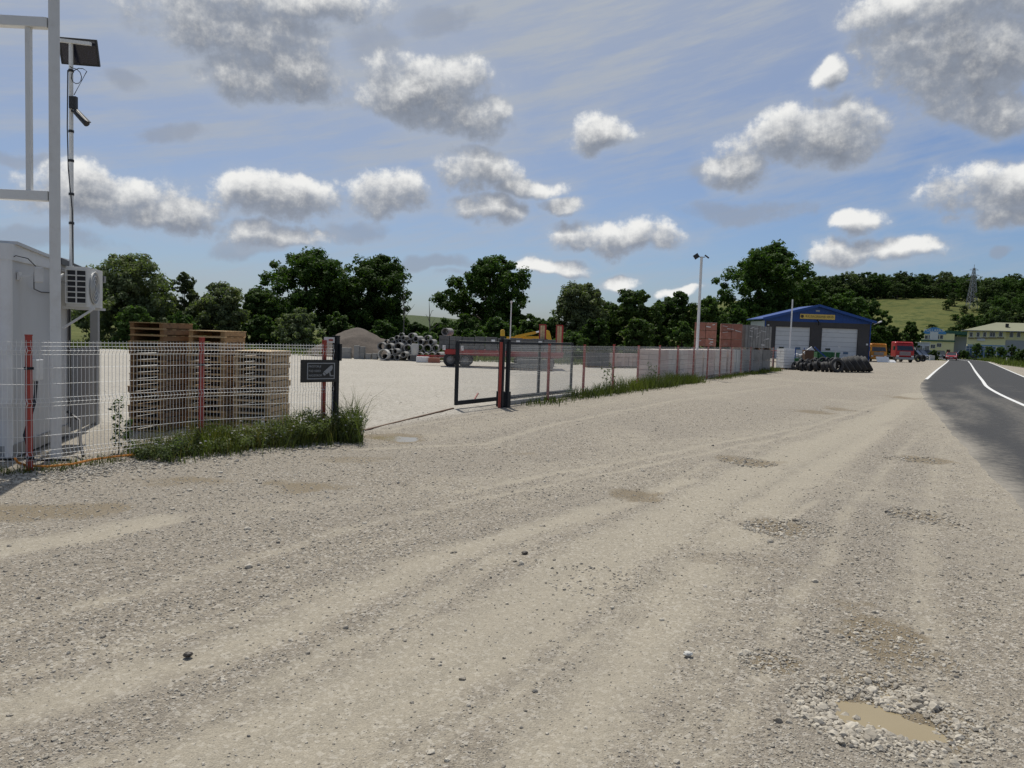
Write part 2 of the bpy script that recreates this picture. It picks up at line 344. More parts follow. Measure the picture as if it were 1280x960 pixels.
# ------------------------------------------------------------------ road line
ROAD = [(-3.4, -20), (0.9, -10), (5.3, 0), (9.7, 9.7), (17.3, 25.5), (23.2, 36.9), (29.3, 47.4), (41.3, 67.9), (69.6, 116), (82, 138), (91, 160), (97, 184), (98, 210), (94, 245), (80, 290)]
def smooth_line(pts, n=8):
    out = []
    P_ = [Vector(p) for p in pts]
    for i in range(len(P_) - 1):
        p0, p1, p2, p3 = P_[max(i - 1, 0)], P_[i], P_[i + 1], P_[min(i + 2, len(P_) - 1)]
        for k in range(n):
            t = k / n
            out.append(0.5 * ((2 * p1) + (p2 - p0) * t + (2 * p0 - 5 * p1 + 4 * p2 - p3) * t * t + (3 * p1 - p0 - 3 * p2 + p3) * t ** 3))
    out.append(P_[-1]); return out
RC = smooth_line(ROAD)
RN = []
for i in range(len(RC)):
    t = (RC[min(i + 1, len(RC) - 1)] - RC[max(i - 1, 0)]).normalized(); RN.append(Vector((t.y, -t.x)))
RHW = 3.15
RCl = [tuple(p) for p in RC]

# ------------------------------------------------------------------ ground sheets
def ground_material(kind):
    M_ = bpy.data.materials.new(kind); M_.use_nodes = True; t = NT(M_.node_tree); t.t.nodes.clear()
    p = t.n('ShaderNodeTexCoord').outputs['Object']
    if kind == 'gravel':
        at = lambda n: t.n('ShaderNodeAttribute', attribute_name=n).outputs['Fac']
        dust, wet, yard = at('dust'), at('wet'), at('yard')
        big = t.noise(p, 0.35, 5, 0.6); mid = t.noise(p, 2.6, 6, 0.65); fine = t.noise(p, 22, 6, 0.7); grit = t.noise(p, 130, 3, 0.7)
        vor = t.n('ShaderNodeTexVoronoi', {'Vector': p, 'Scale': 95.0, 'Randomness': 1.0}); vor2 = t.n('ShaderNodeTexVoronoi', {'Vector': p, 'Scale': 48.0})
        vc = t.n('ShaderNodeSeparateColor', {0: vor.outputs['Color']}).outputs[0]; vc2 = t.n('ShaderNodeSeparateColor', {0: vor2.outputs['Color']}).outputs[1]
        dm = t.ramp(t.math('ADD', dust, t.math('MULTIPLY', t.math('SUBTRACT', mid, 0.5), 1.6)), 0.05, 1.05)
        c = t.mix(vc, (0.190, 0.164, 0.127), (0.347, 0.307, 0.244))
        c = t.mix(t.math('MULTIPLY', t.ramp(vc2, 0.70, 0.95), 0.70), c, (0.50, 0.465, 0.405))
        c = t.mix(t.math('MULTIPLY', t.ramp(vc2, 0.22, 0.05), 0.5), c, (0.145, 0.13, 0.115))
        c = t.mix(t.math('MULTIPLY', t.ramp(big, 0.35, 0.65), 0.45), c, (0.262, 0.234, 0.193))
        c = t.mix(t.math('MULTIPLY', t.ramp(mid, 0.55, 0.72), 0.35), c, (0.245, 0.205, 0.155))
        spk = t.noise(p, 330, 2, 0.8)
        dc = t.mix(fine, (0.310, 0.277, 0.210), (0.440, 0.398, 0.308)); dc = t.mix(t.math('MULTIPLY', t.ramp(spk, 0.50, 0.62), 0.55), dc, (0.20, 0.18, 0.14)); dc = t.mix(t.math('MULTIPLY', t.ramp(spk, 0.46, 0.36), 0.5), dc, (0.52, 0.485, 0.40))
        c = t.mix(t.math('MULTIPLY', dm, 0.52), c, dc)
        sp2 = t.noise(p, 9, 4, 0.75); yc = t.mix(t.ramp(sp2, 0.36, 0.62), (0.29, 0.268, 0.228), (0.50, 0.47, 0.41)); yc = t.mix(t.math('MULTIPLY', t.ramp(mid, 0.42, 0.66), 0.6), yc, (0.36, 0.33, 0.275)); yc = t.mix(t.math('MULTIPLY', t.ramp(big, 0.45, 0.6), 0.5), yc, (0.44, 0.41, 0.355))
        c = t.mix(t.math('MULTIPLY', yard, 0.9), c, yc)
        g = t.math('MULTIPLY_ADD', t.math('SUBTRACT', grit, 0.5), 1.0, 1.0)
        c = t.mix(1.0, c, t.n('ShaderNodeCombineColor', {0: g, 1: g, 2: g}).outputs[0], 'MULTIPLY')
        wm = t.ramp(t.math('ADD', wet, t.math('MULTIPLY', t.math('SUBTRACT', mid, 0.5), 0.9)), 0.15, 0.75)
        c = t.mix(t.math('MULTIPLY', wm, 0.85), c, t.mix(fine, (0.135, 0.102, 0.058), (0.25, 0.20, 0.125)))
        h = t.math('ADD', t.math('MULTIPLY', t.math('SUBTRACT', 1.0, vor.outputs['Distance']), 0.55), t.math('MULTIPLY', fine, 0.8))
        h = t.math('ADD', h, t.math('MULTIPLY', grit, 0.45)); h = t.math('MULTIPLY', h, t.math('MULTIPLY_ADD', dm, -0.55, 1.0))
        bn = t.n('ShaderNodeBump', {'Height': h, 'Strength': 0.75, 'Distance': 0.018})
        b = t.n('ShaderNodeBsdfPrincipled', {'Base Color': c, 'Roughness': t.math('MULTIPLY_ADD', wm, -0.25, 0.93), 'Specular IOR Level': 0.25, 'Normal': bn.outputs[0]})
    elif kind == 'asphalt':
        d_edge = t.n('ShaderNodeAttribute', attribute_name='dust').outputs['Fac']
        n1 = t.noise(p, 0.5, 5, 0.6); n2 = t.noise(p, 6, 5, 0.7); g = t.noise(p, 160, 2, 0.7)
        c = t.mix(g, (0.034, 0.035, 0.037), (0.080, 0.081, 0.083)); c = t.mix(t.math('MULTIPLY', n1, 0.5), c, (0.05, 0.05, 0.05))
        dm = t.math('MULTIPLY', t.ramp(t.math('ADD', d_edge, t.math('MULTIPLY', t.math('SUBTRACT', n2, 0.5), 1.0)), 0.05, 1.15), 0.9)
        c = t.mix(dm, c, t.mix(n2, (0.235, 0.215, 0.18), (0.36, 0.33, 0.28)))
        bn = t.n('ShaderNodeBump', {'Height': g, 'Strength': 0.4, 'Distance': 0.008})
        b = t.n('ShaderNodeBsdfPrincipled', {'Base Color': c, 'Roughness': 0.93, 'Specular IOR Level': 0.15, 'Normal': bn.outputs[0]})
    elif kind == 'line_paint':
        n2 = t.noise(p, 9, 6, 0.75); c = t.mix(t.math('MULTIPLY', t.ramp(n2, 0.50, 0.70), 0.6), (0.70, 0.70, 0.68), (0.22, 0.21, 0.19))
        b = t.n('ShaderNodeBsdfPrincipled', {'Base Color': c, 'Roughness': 0.7})
    elif kind == 'meadow':
        n1 = t.noise(p, 0.02, 5, 0.6); n2 = t.noise(p, 0.16, 6, 0.7); n3 = t.noise(t.vec('MULTIPLY', p, (0.25, 1, 1)), 0.9, 5, 0.7)
        c = t.mix(n3, (0.055, 0.070, 0.018), (0.135, 0.135, 0.042)); c = t.mix(t.math('MULTIPLY', t.ramp(n1, 0.42, 0.6), 0.6), c, (0.140, 0.148, 0.050))
        c = t.mix(t.math('MULTIPLY', t.ramp(n2, 0.46, 0.62), 0.8), c, (0.040, 0.062, 0.016))
        bn = t.n('ShaderNodeBump', {'Height': n3, 'Strength': 0.8, 'Distance': 0.5})
        b = t.n('ShaderNodeBsdfPrincipled', {'Base Color': c, 'Roughness': 0.95, 'Specular IOR Level': 0.1, 'Normal': bn.outputs[0]})
    elif kind == 'muddy_water':
        n1 = t.noise(p, 3.0, 4, 0.6)
        c = t.mix(n1, (0.27, 0.215, 0.125), (0.32, 0.265, 0.165))
        b = t.n('ShaderNodeBsdfPrincipled', {'Base Color': c, 'Roughness': 0.07, 'Specular IOR Level': 0.5, 'IOR': 1.33})
    elif kind == 'stone':
        oi = t.n('ShaderNodeObjectInfo').outputs['Random']
        n1 = t.noise(p, 2.2, 4, 0.6)
        c = t.mix(oi, (0.24, 0.212, 0.168), (0.54, 0.495, 0.41)); c = t.mix(t.ramp(oi, 0.035, 0.015), c, (0.09, 0.088, 0.086)); c = t.mix(t.math('MULTIPLY', n1, 0.4), c, (0.33, 0.30, 0.25))
        b = t.n('ShaderNodeBsdfPrincipled', {'Base Color': c, 'Roughness': 0.85, 'Specular IOR Level': 0.3})
    t.n('ShaderNodeOutputMaterial', {'Surface': b.outputs[0]}); return M_
for k in ('gravel', 'asphalt', 'line_paint', 'meadow', 'muddy_water', 'stone'): M[k] = ground_material(k)

# wide base ground to the horizon
gm = MB(); gm.add([(-2500, -400, -0.12), (2500, -400, -0.12), (2500, 3500, -0.12), (-2500, 3500, -0.12)], [(0, 1, 2, 3)])
structure(gm.build('ground', M['meadow']))

def G(l): return [tuple(gnd(*p)[:2]) for p in l]
TRACKS = [(G([(230, 990), (470, 862), (640, 768), (760, 692), (880, 627), (1000, 563), (1100, 521), (1145, 492)]), 0.26, 1.35),
          (G([(640, 985), (780, 830), (880, 705), (960, 632), (1040, 572), (1105, 532)]), 0.22, 1.0),
          (G([(-40, 905), (150, 850), (330, 792), (480, 727), (600, 682), (720, 642), (860, 600)]), 0.15, 1.0),
          (G([(-40, 694), (100, 672), (200, 650)]), 0.16, 1.2),
          (G([(420, 985), (640, 850), (800, 715)]), 0.45, 0.5),
          (G([(430, 547), (540, 545), (640, 522), (800, 497), (960, 478)]), 0.5, 0.45),
          (G([(560, 610), (760, 575), (1000, 528), (1100, 500)]), 0.35, 0.5),
          (G([(300, 640), (560, 610)]), 0.3, 0.4)]
_tr = random.Random(3)
for _k in range(30):
    _b = TRACKS[_tr.choice((0, 0, 1, 1, 2, 4, 6, 5))][0]; _o = _tr.uniform(-1.6, 1.6); _s = _tr.uniform(-.12, .12); _n = len(_b) - 1
    _pl = []
    for _i, _q in enumerate(_b):
        _a, _c = _b[max(_i - 1, 0)], _b[min(_i + 1, _n)]; _d = Vector((_c[0] - _a[0], _c[1] - _a[1])).normalized(); _oo = _o + _s * (_i - _n / 2)
        _pl.append((_q[0] + _d.y * _oo, _q[1] - _d.x * _oo))
    TRACKS.append((_pl, _tr.uniform(.035, .10), _tr.uniform(.35, .85)))
WETS = [(1112, 893, 96, 36, 1.0, .050), (1120, 800, 60, 45, .75, .0), (1150, 900, 85, 34, .85, .0), (1080, 850, 70, 20, .7, .0), (940, 700, 120, 20, .4, 0), (965, 825, 40, 14, .85, .01), (985, 658, 70, 12, .7, .03), (1155, 646, 45, 12, .6, .03), (935, 576, 40, 6, .8, .02),
        (790, 618, 40, 10, .8, .02), (1145, 574, 42, 5, .8, .02), (1020, 515, 30, 3, .7, .02), (1050, 511, 25, 2.5, .7, .02), (380, 606, 60, 10, .75, .02), (80, 640, 120, 14, .7, 0), (230, 600, 90, 8, .6, 0),
        (495, 547, 45, 6, .9, .02), (1130, 497, 22, 2, .7, .02), (660, 566, 40, 4, .5, .01), (460, 573, 60, 6, .5, 0)]
def lot_fields(x, y):
    dust = np.zeros_like(x); wet = np.zeros_like(x); z = (fbm(x, y, 0.35, 3) - 0.5) * 0.035 + (fbm(x, y, 2.5, 4) - 0.5) * 0.022
    for pts, hw, a in TRACKS:
        d = poly_dist(x + (fbm(x, y, .8, 3) - .5) * .22, y, pts); q = a * (1 - sstep(hw * 0.1, hw * 2.6, d)); dust = np.maximum(dust, q); z -= 0.010 * q
    dust = np.maximum(dust, 0.45 * sstep(0.5, 0.72, fbm(x + 40, y * 0.7, 0.45, 4)))
    for (px, py, rx, ry, a, dep) in WETS:
        c = gnd(px, py); RX = rx * c.y / FPX; RY = (gnd(px, py - ry).y - gnd(px, py + ry).y) / 2
        wob = (fbm(x + px, y, 1.6 / max(RX, .3), 4) - 0.5) * 1.5
        d = np.hypot((x - c.x) / RX, (y - c.y) / RY) + wob
        q = 1 - sstep(0.35, 1.25, d); wet = np.maximum(wet, a * q); z -= dep * (1 - sstep(0.2, 1.2, d)); dust *= 1 - 0.8 * q
    rd = poly_dist(x, y, RCl[::2]); z = z * sstep(RHW - 0.2, RHW + 2.0, rd) - 0.03 * (1 - sstep(RHW - 1.3, RHW - 0.45, rd))
    dust = np.maximum(dust, 0.55 * (1 - sstep(RHW - .2, RHW + 1.6, rd)))
    return dust, wet, z
def fence_side(x, y):                                                    # 1 inside the yard
    fl = (x - FA[0]) * (FB[1] - FA[1]) - (y - FA[1]) * (FB[0] - FA[0]); return fl
# fence corner posts
P1 = gnd(34, 590); P2 = gnd(254, 560); P3 = gnd(406, 548); PD = gnd(415, 547); GS = gnd(629, 508); FE = gnd(966, 463)
FENCE_LINE = [(P1.x - 12, P1.y - 4), tuple(P1[:2]), tuple(P2[:2]), tuple(PD[:2]), tuple(GS[:2]), tuple(FE[:2]), (FE.x + 15, FE.y + 27)]
NA, NR = 420, 520
th = np.linspace(R(-62), R(62), NA); a0 = np.degrees(th)
rmax = np.interp(a0, [-62, -20, -10, 2, 5, 9, 14, 20, 24, 30, 40, 62], [58, 56, 54, 54, 58, 62, 80, 112, 122, 150, 190, 190])
tt = np.linspace(0, 1, NR)[:, None]
rr = 1.3 * (rmax[None, :] / 1.3) ** tt
X = rr * np.sin(th)[None, :]; Y = rr * np.cos(th)[None, :]
dust, wet, Z = lot_fields(X.ravel(), Y.ravel())
fl = np.interp(X.ravel(), [p[0] for p in FENCE_LINE], [p[1] for p in FENCE_LINE])
yard = sstep(-0.6, 1.0, Y.ravel() - fl) * sstep(9.5, 14, Y.ravel()) * (1 - sstep(15, 22, X.ravel()))
v = np.stack([X.ravel(), Y.ravel(), Z], 1)
i = np.arange(NR - 1)[:, None] * NA + np.arange(NA - 1)[None, :]; i = i.ravel()
me = fast_mesh('gravel_lot', v, np.stack([i, i + 1, i + NA + 1, i + NA], 1))
for nm, arr in (('dust', dust * (1 - yard)), ('wet', wet), ('yard', yard)):
    at = me.attributes.new(nm, 'FLOAT', 'POINT'); at.data.foreach_set('value', arr.astype(np.float32))
me.polygons.foreach_set('use_smooth', np.ones(len(me.polygons), bool))
structure(link('gravel_lot', me, M['gravel']))
# behind the camera the lot carries on
bm_ = MB(); bm_.add([(-60, -40, -0.06), (60, -40, -0.06), (60, 6, -0.06), (-60, 6, -0.06)], [(0, 1, 2, 3)]); structure(bm_.build('gravel_apron', M['gravel']))

# puddle of muddy water in its hollow
c = gnd(1112, 893); pm = MB(); ring = []
for k in range(40):
    an = 2 * math.pi * k / 40; ring.append((c.x + math.cos(an) * 0.62, c.y + math.sin(an) * 0.42, -0.029))
pm.add(ring, [tuple(range(40))]); structure(pm.build('puddle', M['muddy_water']))
c = gnd(493, 547); pm = MB(); pm.add([(c.x + math.cos(k * .2618) * .5, c.y + math.sin(k * .2618) * .42, -0.017) for k in range(24)], [tuple(range(24))]); structure(pm.build('puddle', M['muddy_water']))

# road, its lines
def strip(name, o0, o1, z, mat_, i0=0, i1=None, step=1, nx=1):
    i1 = len(RC) if i1 is None else i1; vs = []; fs = []; n = nx + 1
    for i in range(i0, i1):
        for k in range(n):
            o = o0 + (o1 - o0) * k / nx; p = RC[i] + RN[i] * o; vs.append((p.x, p.y, z))
    m_ = i1 - i0
    for a in range(m_ - 1):
        for k in range(nx): fs.append((a * n + k, a * n + k + 1, (a + 1) * n + k + 1, (a + 1) * n + k))
    return fast_mesh(name, vs, fs)
RC_c, RN_c = RC, RN
RC = smooth_line(ROAD, 40); RN = []
for i in range(len(RC)):
    t = (RC[min(i + 1, len(RC) - 1)] - RC[max(i - 1, 0)]).normalized(); RN.append(Vector((t.y, -t.x)))
me = strip('road', -RHW, RHW, 0.006, None, nx=24)
co = np.zeros(len(me.vertices) * 3, np.float32); me.vertices.foreach_get('co', co); co = co.reshape(-1, 3)
offs = np.tile(np.linspace(-RHW, RHW, 25), len(RC))
rn = np.repeat(np.array([tuple(q) for q in RN]), 25, 0); jag = np.where(np.abs(offs) > RHW - .01, (fbm(co[:, 0], co[:, 1], 1.3, 4) - .5) * .55, 0) * np.sign(offs); co[:, :2] += rn * jag[:, None]; co[:, 2] = np.where(np.abs(offs) > RHW - .01, -.014, co[:, 2]); me.vertices.foreach_set('co', co.ravel()); near = 1 - sstep(34, 47, co[:, 1])
d_ = np.clip((1 - sstep(0.0, 0.8, offs + RHW + .5 * (fbm(co[:, 0], co[:, 1], .9, 3) - .5))) * 1.05, 0, 1) * (0.35 + 0.65 * near)
d_ = np.maximum(d_, near * 0.42 * np.exp(-((offs + 0.9 - 1.4 * (fbm(co[:, 0], co[:, 1], 0.12, 2) - .5)) / 0.55) ** 2))
d_ = np.maximum(d_, near * 0.40 * sstep(0.45, 0.75, fbm(np.repeat(np.arange(len(RC)) * .06, 25) + 3, offs * 1.1 + 20, 1.0, 4)) * (1 - sstep(1.0, 3.0, offs)))
at = me.attributes.new('dust', 'FLOAT', 'POINT'); at.data.foreach_set('value', d_.astype(np.float32))
road = structure(link('road', me, M['asphalt']))
for nm, a, b in (('centre_line', -0.08, 0.08), ('edge_line', RHW - 0.30, RHW - 0.16)):
    link(nm, strip(nm, a, b, 0.011, None, i0=40), M['line_paint'], road)
k0 = next(i for i, p in enumerate(RC) if p.y > 44)
link('edge_line', strip('edge_line', -RHW + 0.14, -RHW + 0.30, 0.011, None, i0=k0), M['line_paint'], road)
# right-hand verge of rough grass beyond the shoulder
k1 = next(i for i, p in enumerate(RC) if p.y > 62)
vs = []; n = 10
for i in range(k1, len(RC), 2):
    for k in range(n):
        w_ = RHW + 0.5 + min(1.0, max(0, (RC[i].y - 60) / 60)) * 0 + max(0.0, 5.5 * (1 - (RC[i].y - 62) / 45)) + k * 6.0; p = RC[i] + RN[i] * w_; vs.append((p.x, p.y, 0.02 + 0.10 * fbm(np.array([p.x]), np.array([p.y]), 0.4, 3)[0] * min(k, 1)))
rows = len(vs) // n; fs = [(a * n + k, a * n + k + 1, (a + 1) * n + k + 1, (a + 1) * n + k) for a in range(rows - 1) for k in range(n - 1)]
structure(link('grass_verge', fast_mesh('grass_verge', vs, fs), M['meadow']))

# hill with meadow
NXh, NYh = 110, 90
hx = np.linspace(-40, 900, NXh); hy = np.linspace(225, 1100, NYh) 
HX, HYg = np.meshgrid(hx, hy)
def hill_h(x, y):
    x = np.asarray(x, float); y = np.asarray(y, float)
    h = 33 * sstep(225, 480, y + 0.12 * (x - 200)) * sstep(40, 215, x) + 9 * sstep(480, 800, y) * sstep(40, 215, x)
    return h + (fbm(x, y, 0.012, 3) - 0.5) * 5 * sstep(240, 330, y) * sstep(40, 215, x) - 0.3
hv = np.stack([HX.ravel(), HYg.ravel(), hill_h(HX.ravel(), HYg.ravel())], 1)
i = (np.arange(NYh - 1)[:, None] * NXh + np.arange(NXh - 1)[None, :]).ravel()
me = fast_mesh('hill', hv, np.stack([i, i + 1, i + NXh + 1, i + NXh], 1)); me.polygons.foreach_set('use_smooth', np.ones(len(me.polygons), bool))
structure(link('hill', me, M['meadow']))
# low far ridge behind the yard trees
fm = MB(); xs = np.linspace(-900, 700, 60); hh = 14 + 26 * fbm(xs, xs * 0, 0.006, 3)
vs = [(x, 1150, -1) for x in xs] + [(x, 1260, h) for x, h in zip(xs, hh)] + [(x, 1500, -1) for x in xs]
structure(link('far_ridge', fast_mesh('far_ridge', vs, [(a + r * 60, a + 1 + r * 60, a + 61 + r * 60, a + 60 + r * 60) for r in range(2) for a in range(59)]), M['leaf_far']))
#@@PART2
# ------------------------------------------------------------------ lettering
def lettering(name, body, size, mat_, parent, M4, depth=0.004, align='CENTER'):
    cu = bpy.data.curves.new(name, 'FONT'); cu.body = body; cu.size = size; cu.align_x = align; cu.align_y = 'CENTER'; cu.extrude = depth; cu.resolution_u = 3
    tmp = bpy.data.objects.new('tmp', cu); col.objects.link(tmp); dg = bpy.context.evaluated_depsgraph_get()
    me = bpy.data.meshes.new_from_object(tmp.evaluated_get(dg)); bpy.data.objects.remove(tmp); bpy.data.curves.remove(cu)
    me.materials.clear(); o = link(name, me, mat_, parent); o.matrix_local = M4; return o
def face_cam(loc, rz=0, sx=1.0):                      # text plane: x right, z up, facing -Y, turned by rz
    return Matrix.Translation(loc) @ Matrix.Rotation(rz, 4, 'Z') @ Matrix.Rotation(math.pi / 2, 4, 'X') @ Matrix.Diagonal((sx, 1, 1, 1))

# ------------------------------------------------------------------ wire fences
FOLDS = [(0.16, 0.08), (0.80, 0.08), (1.40, 0.08)]
def wire_mesh(p0, p1, h=1.50, z0=0.05, pitch=0.05, r=0.0038, bulge=0.028, name='wire_panel', half=False):
    a = Vector((p0[0], p0[1], 0)); b = Vector((p1[0], p1[1], 0)); d = b - a; L = d.length; d.normalize(); nrm = Vector((d.y, -d.x, 0))
    levels = [(0, 0)]
    for (c_, w_) in [(0.13, .05), (0.76, .05), (1.38, .05)]:
        levels += [(c_ - w_, 0), (c_, bulge), (c_ + w_, 0)]
    levels += [(h, 0)]
    mb = MB(); n = int(L / pitch)
    for k in range(n + 1):
        q = a + d * (L * k / n)
        mb.tube([q + nrm * o + Vector((0, 0, z0 + z)) for z, o in levels], r, 3, False)
    hz = [(0.08, 0), (0.13, bulge), (0.18, 0), (0.36, 0), (0.56, 0), (0.71, 0), (0.76, bulge), (0.81, 0), (0.98, 0), (1.17, 0), (1.33, 0), (1.38, bulge), (1.43, 0), (1.475, 0)]
    for z, o in hz:
        q = nrm * (o + 0.005) + Vector((0, 0, z0 + z)); mb.tube([a + q, b + q], r * .68, 3, False)
    me = bpy.data.meshes.new(name); me.from_pydata(mb.v, [], mb.f); me.update(); return me
def square_post(base, h, w, mat_, parent, name='post', cap=True, dz=0.0):
    mb = MB(); mb.box((base[0], base[1], h / 2 + dz - 0.1), (w, w, h + 0.2), POST_RZ)
    if cap: mb.box((base[0], base[1], h + dz + 0.008), (w * 1.12, w * 1.12, 0.016), POST_RZ)
    return mb.build(name, mat_, parent)
POST_RZ = math.atan2(P2.y - P1.y, P2.x - P1.x)
P0 = Vector((P1.x - 2.40, P1.y - 0.55, 0))
fence = thing('mesh_fence', 'white wire mesh fence on red posts in front of the pallets and container', 'fence')
for a, b in ((P0, P1), (P1, P2), (P2, PD)):
    link('wire_panel', wire_mesh(a, b), M['wire'], fence)
n_ = Vector((P2.y - P1.y, -(P2.x - P1.x), 0)).normalized()
for p in (P0, P1, P2, P3):
    q = p - n_ * 0.045
    if p is P1: q = p + Vector((-0.005, 0.05, 0))
    po = square_post(q, 1.60, 0.054, M['red_post'], fence)
    for zz in (1.22, 0.16):
        cb = MB(); cb.box((q.x, q.y, zz), (0.075, 0.075, 0.03), POST_RZ); cb.build('clamp', M['anthracite'], po)
# gate catch post with its plate
POST_RZ = math.atan2(GS.y - PD.y, GS.x - PD.x)
gc = thing('gate_catch_post', 'dark steel gate catch post with small reflector plate beside the camera sign', 'post', (0, 0, 0))
square_post(PD + Vector((0.03, 0.04, 0)), 1.68, 0.085, M['anthracite'], gc)
pl = MB(); q = PD + Vector((-0.07, -0.02, 1.62)); pl.box(q, (0.17, 0.01, 0.09), R(15)); pl.build('reflector_plate', M['white'], gc)
rb = MB(); rb.box(q + Vector((0.03, -0.012, 0.0)), (0.07, 0.008, 0.028), R(15)); rb.build('reflector', M['red_post'], gc)
gk = MB(); gk.box(PD + Vector((0.09, 0.05, 1.42)), (0.05, 0.05, 0.28), POST_RZ); gk.build('catch_bracket', M['anthracite'], gc)

# sign hung on the fence
A_ = atY(371, 464, P2.y + (PD.y - P2.y) * 0.72); B_ = atY(414.5, 463, PD.y - 0.02)
fdir = (PD - P2).normalized(); fn = Vector((fdir.y, -fdir.x, 0))
sc_ = P2 + (PD - P2) * 0.862 + fn * 0.06
srz = math.atan2(fdir.y, fdir.x)
zc = atY(392, 463.5, sc_.y).z
sg = thing('camera_sign', 'black sign with grey surveillance camera picture and lettering on the wire fence', 'sign', (sc_.x, sc_.y, zc), srz)
b_ = MB(); b_.box((0, 0, 0), (0.66, 0.012, 0.365)); b_.build('board', M['sign_black'], sg)
f_ = MB(); W2, H2 = 0.245, 0.125
for cx, cz, w_, h_ in ((0, H2, 2 * W2 + .016, .014), (0, -H2, 2 * W2 + .016, .014), (-W2, 0, .014, 2 * H2 - .014), (W2, 0, .014, 2 * H2 - .014)): f_.box((cx + .03, -0.008, cz), (w_, 0.004, h_))
f_.build('border', M['sign_grey'], sg)
for k, tx in enumerate(('PROSTOR JE', 'POD VIDEO', 'NADZOROM')):
    lettering('lettering', tx, 0.048, M['sign_grey'], sg, face_cam((-0.195, -0.008, 0.073 - k * 0.073), 0, 0.86), 0.002, 'LEFT')
ic = MB(); ic.prism([(0.075, -0.015), (0.20, 0.085), (0.235, 0.095), (0.245, 0.05), (0.225, 0.01), (0.13, -0.055), (0.115, -0.035)], -0.010, -0.006)
ic.prism([(0.072, -0.022), (0.062, -0.045), (0.085, -0.075), (0.11, -0.07), (0.112, -0.045)], -0.010, -0.0065)
ic.prism([(0.18, -0.016), (0.195, -0.006), (0.21, -0.065), (0.205, -0.088), (0.193, -0.088)], -0.010, -0.006); ic.box((0.232, -0.008, -0.08), (0.06, 0.004, 0.014))
ic.build('camera_picture', M['sign_grey'], sg)

# right-hand fence
rf = thing('mesh_fence', 'long dull wire fence on red posts running from gate to brick pallets', 'fence')
fd = (FE - GS); FLEN = fd.length; fd.normalize(); fnr = Vector((fd.y, -fd.x, 0)); POST_RZ = math.atan2(fd.y, fd.x)
npan = int(FLEN / 2.5)
for k in range(npan):
    a = GS + fd * (2.5 * k + 0.12); b = GS + fd * (2.5 * (k + 1) + 0.12)
    link('wire_panel', wire_mesh(a, b, pitch=0.05 if k < 5 else 0.1, r=0.0028), M['wire_grey'], rf)
    square_post(b - fnr * 0.04, 1.58 + random.uniform(-.02, .03), 0.06, M['red_post'], rf)
# plinth at the foot of the fence
pk = MB(); pk.bar(GS + fd * 0.4 - fnr * .12 + Vector((0, 0, 0.02)), GS + fd * 7.2 - fnr * .12 + Vector((0, 0, 0.02)), 0.10, 0.16); pk.build('plinth', M['concrete'], rf)

# sliding gate, open, lying along the right-hand fence
GL = gnd(569, 511); GR = GS + fd * 4.9 - fnr * 0.35
gdir = (GR - GL); glen = gdir.length; grz = math.atan2(gdir.y, gdir.x)
gt = thing('sliding_gate', 'anthracite sliding gate with mesh infill standing open beside the fence', 'gate', (GL.x, GL.y, 0), grz)
fr = MB(); gh = 1.52; zb = 0.09
fr.box((glen / 2, 0, zb + 0.045), (glen, 0.07, 0.10)); fr.box((glen / 2, 0, zb + gh - 0.02), (glen, 0.055, 0.055)); fr.build('frame_rail', M['anthracite'], gt)
for k in (0.0, 0.34, 0.66, 1.0):
    s_ = MB(); s_.box((0.03 + (glen - 0.06) * k, 0.002, zb + gh / 2 + 0.03), (0.075 if k == 0 else 0.06, 0.064, gh - 0.10)); s_.build('stile', M['anthracite'], gt)
gmesh = wire_mesh((0.06, 0), (glen - 0.06, 0), h=1.36, z0=0.15, r=0.0027, bulge=0.0); link('mesh_infill', gmesh, M['wire_grey'], gt)
br = MB(); br.bar((0.98, 0.16, 0.06), (1.28, 0.18, 0.30), 0.03); rb_ = br.build('red_bar', M['red_post'], None); 
tag(rb_, 'short red bar leaning up behind the open sliding gate', 'bar'); rb_.matrix_world = Matrix.Translation(GL) @ Matrix.Rotation(grz, 4, 'Z')
# gate guide posts
gp = thing('gate_guide_post', 'pair of dark gate guide posts with red tube and yellow warning beacon', 'post', (GS.x, GS.y, 0), grz)
for dx, dy in ((-0.26, -0.09), (0.02, -0.09), (-0.02, 0.10)):
    s_ = MB(); s_.box((dx, dy, 0.78), (0.085, 0.085, 1.80)); s_.build('post', M['anthracite'], gp)
s_ = MB(); s_.box((-0.12, -0.09, 1.66), (0.38, 0.05, 0.06)); s_.build('head_bar', M['anthracite'], gp)
s_ = MB(); s_.box((0.0, 0.0, 0.18), (0.16, 0.34, 0.40)); s_.build('motor_box', M['anthracite'], gp, bevel=0.01)
s_ = MB(); s_.cyl((-0.36, -0.10, 0.0), (-0.36, -0.10, 1.62), 0.036, n=12); s_.build('red_tube', M['red_post'], gp, smooth=True)
bc = MB(); bc.cyl((-0.30, -0.09, 1.69), (-0.30, -0.09, 1.77), 0.05, n=14); bo = bc.build('beacon_base', M['black'], gp)
bc = MB(); bc.lathe([(0.0, 1.77), (0.052, 1.77), (0.056, 1.80), (0.052, 1.90), (0.035, 1.93), (0.0, 1.935)], 14, False, Matrix.Translation((-0.30, -0.09, 0))); bc.build('beacon_lens', M['yellow'], bo, smooth=True)
# gate track across the entrance
tk = MB(); tk.bar(PD + Vector((0.1, 0.05, 0.010)), GL + Vector((-0.05, 0, 0.010)), 0.05, 0.03); o = tk.build('gate_track', M['rust']); tag(o, 'thin rusty gate rail lying in the gravel across the entrance', 'rail')

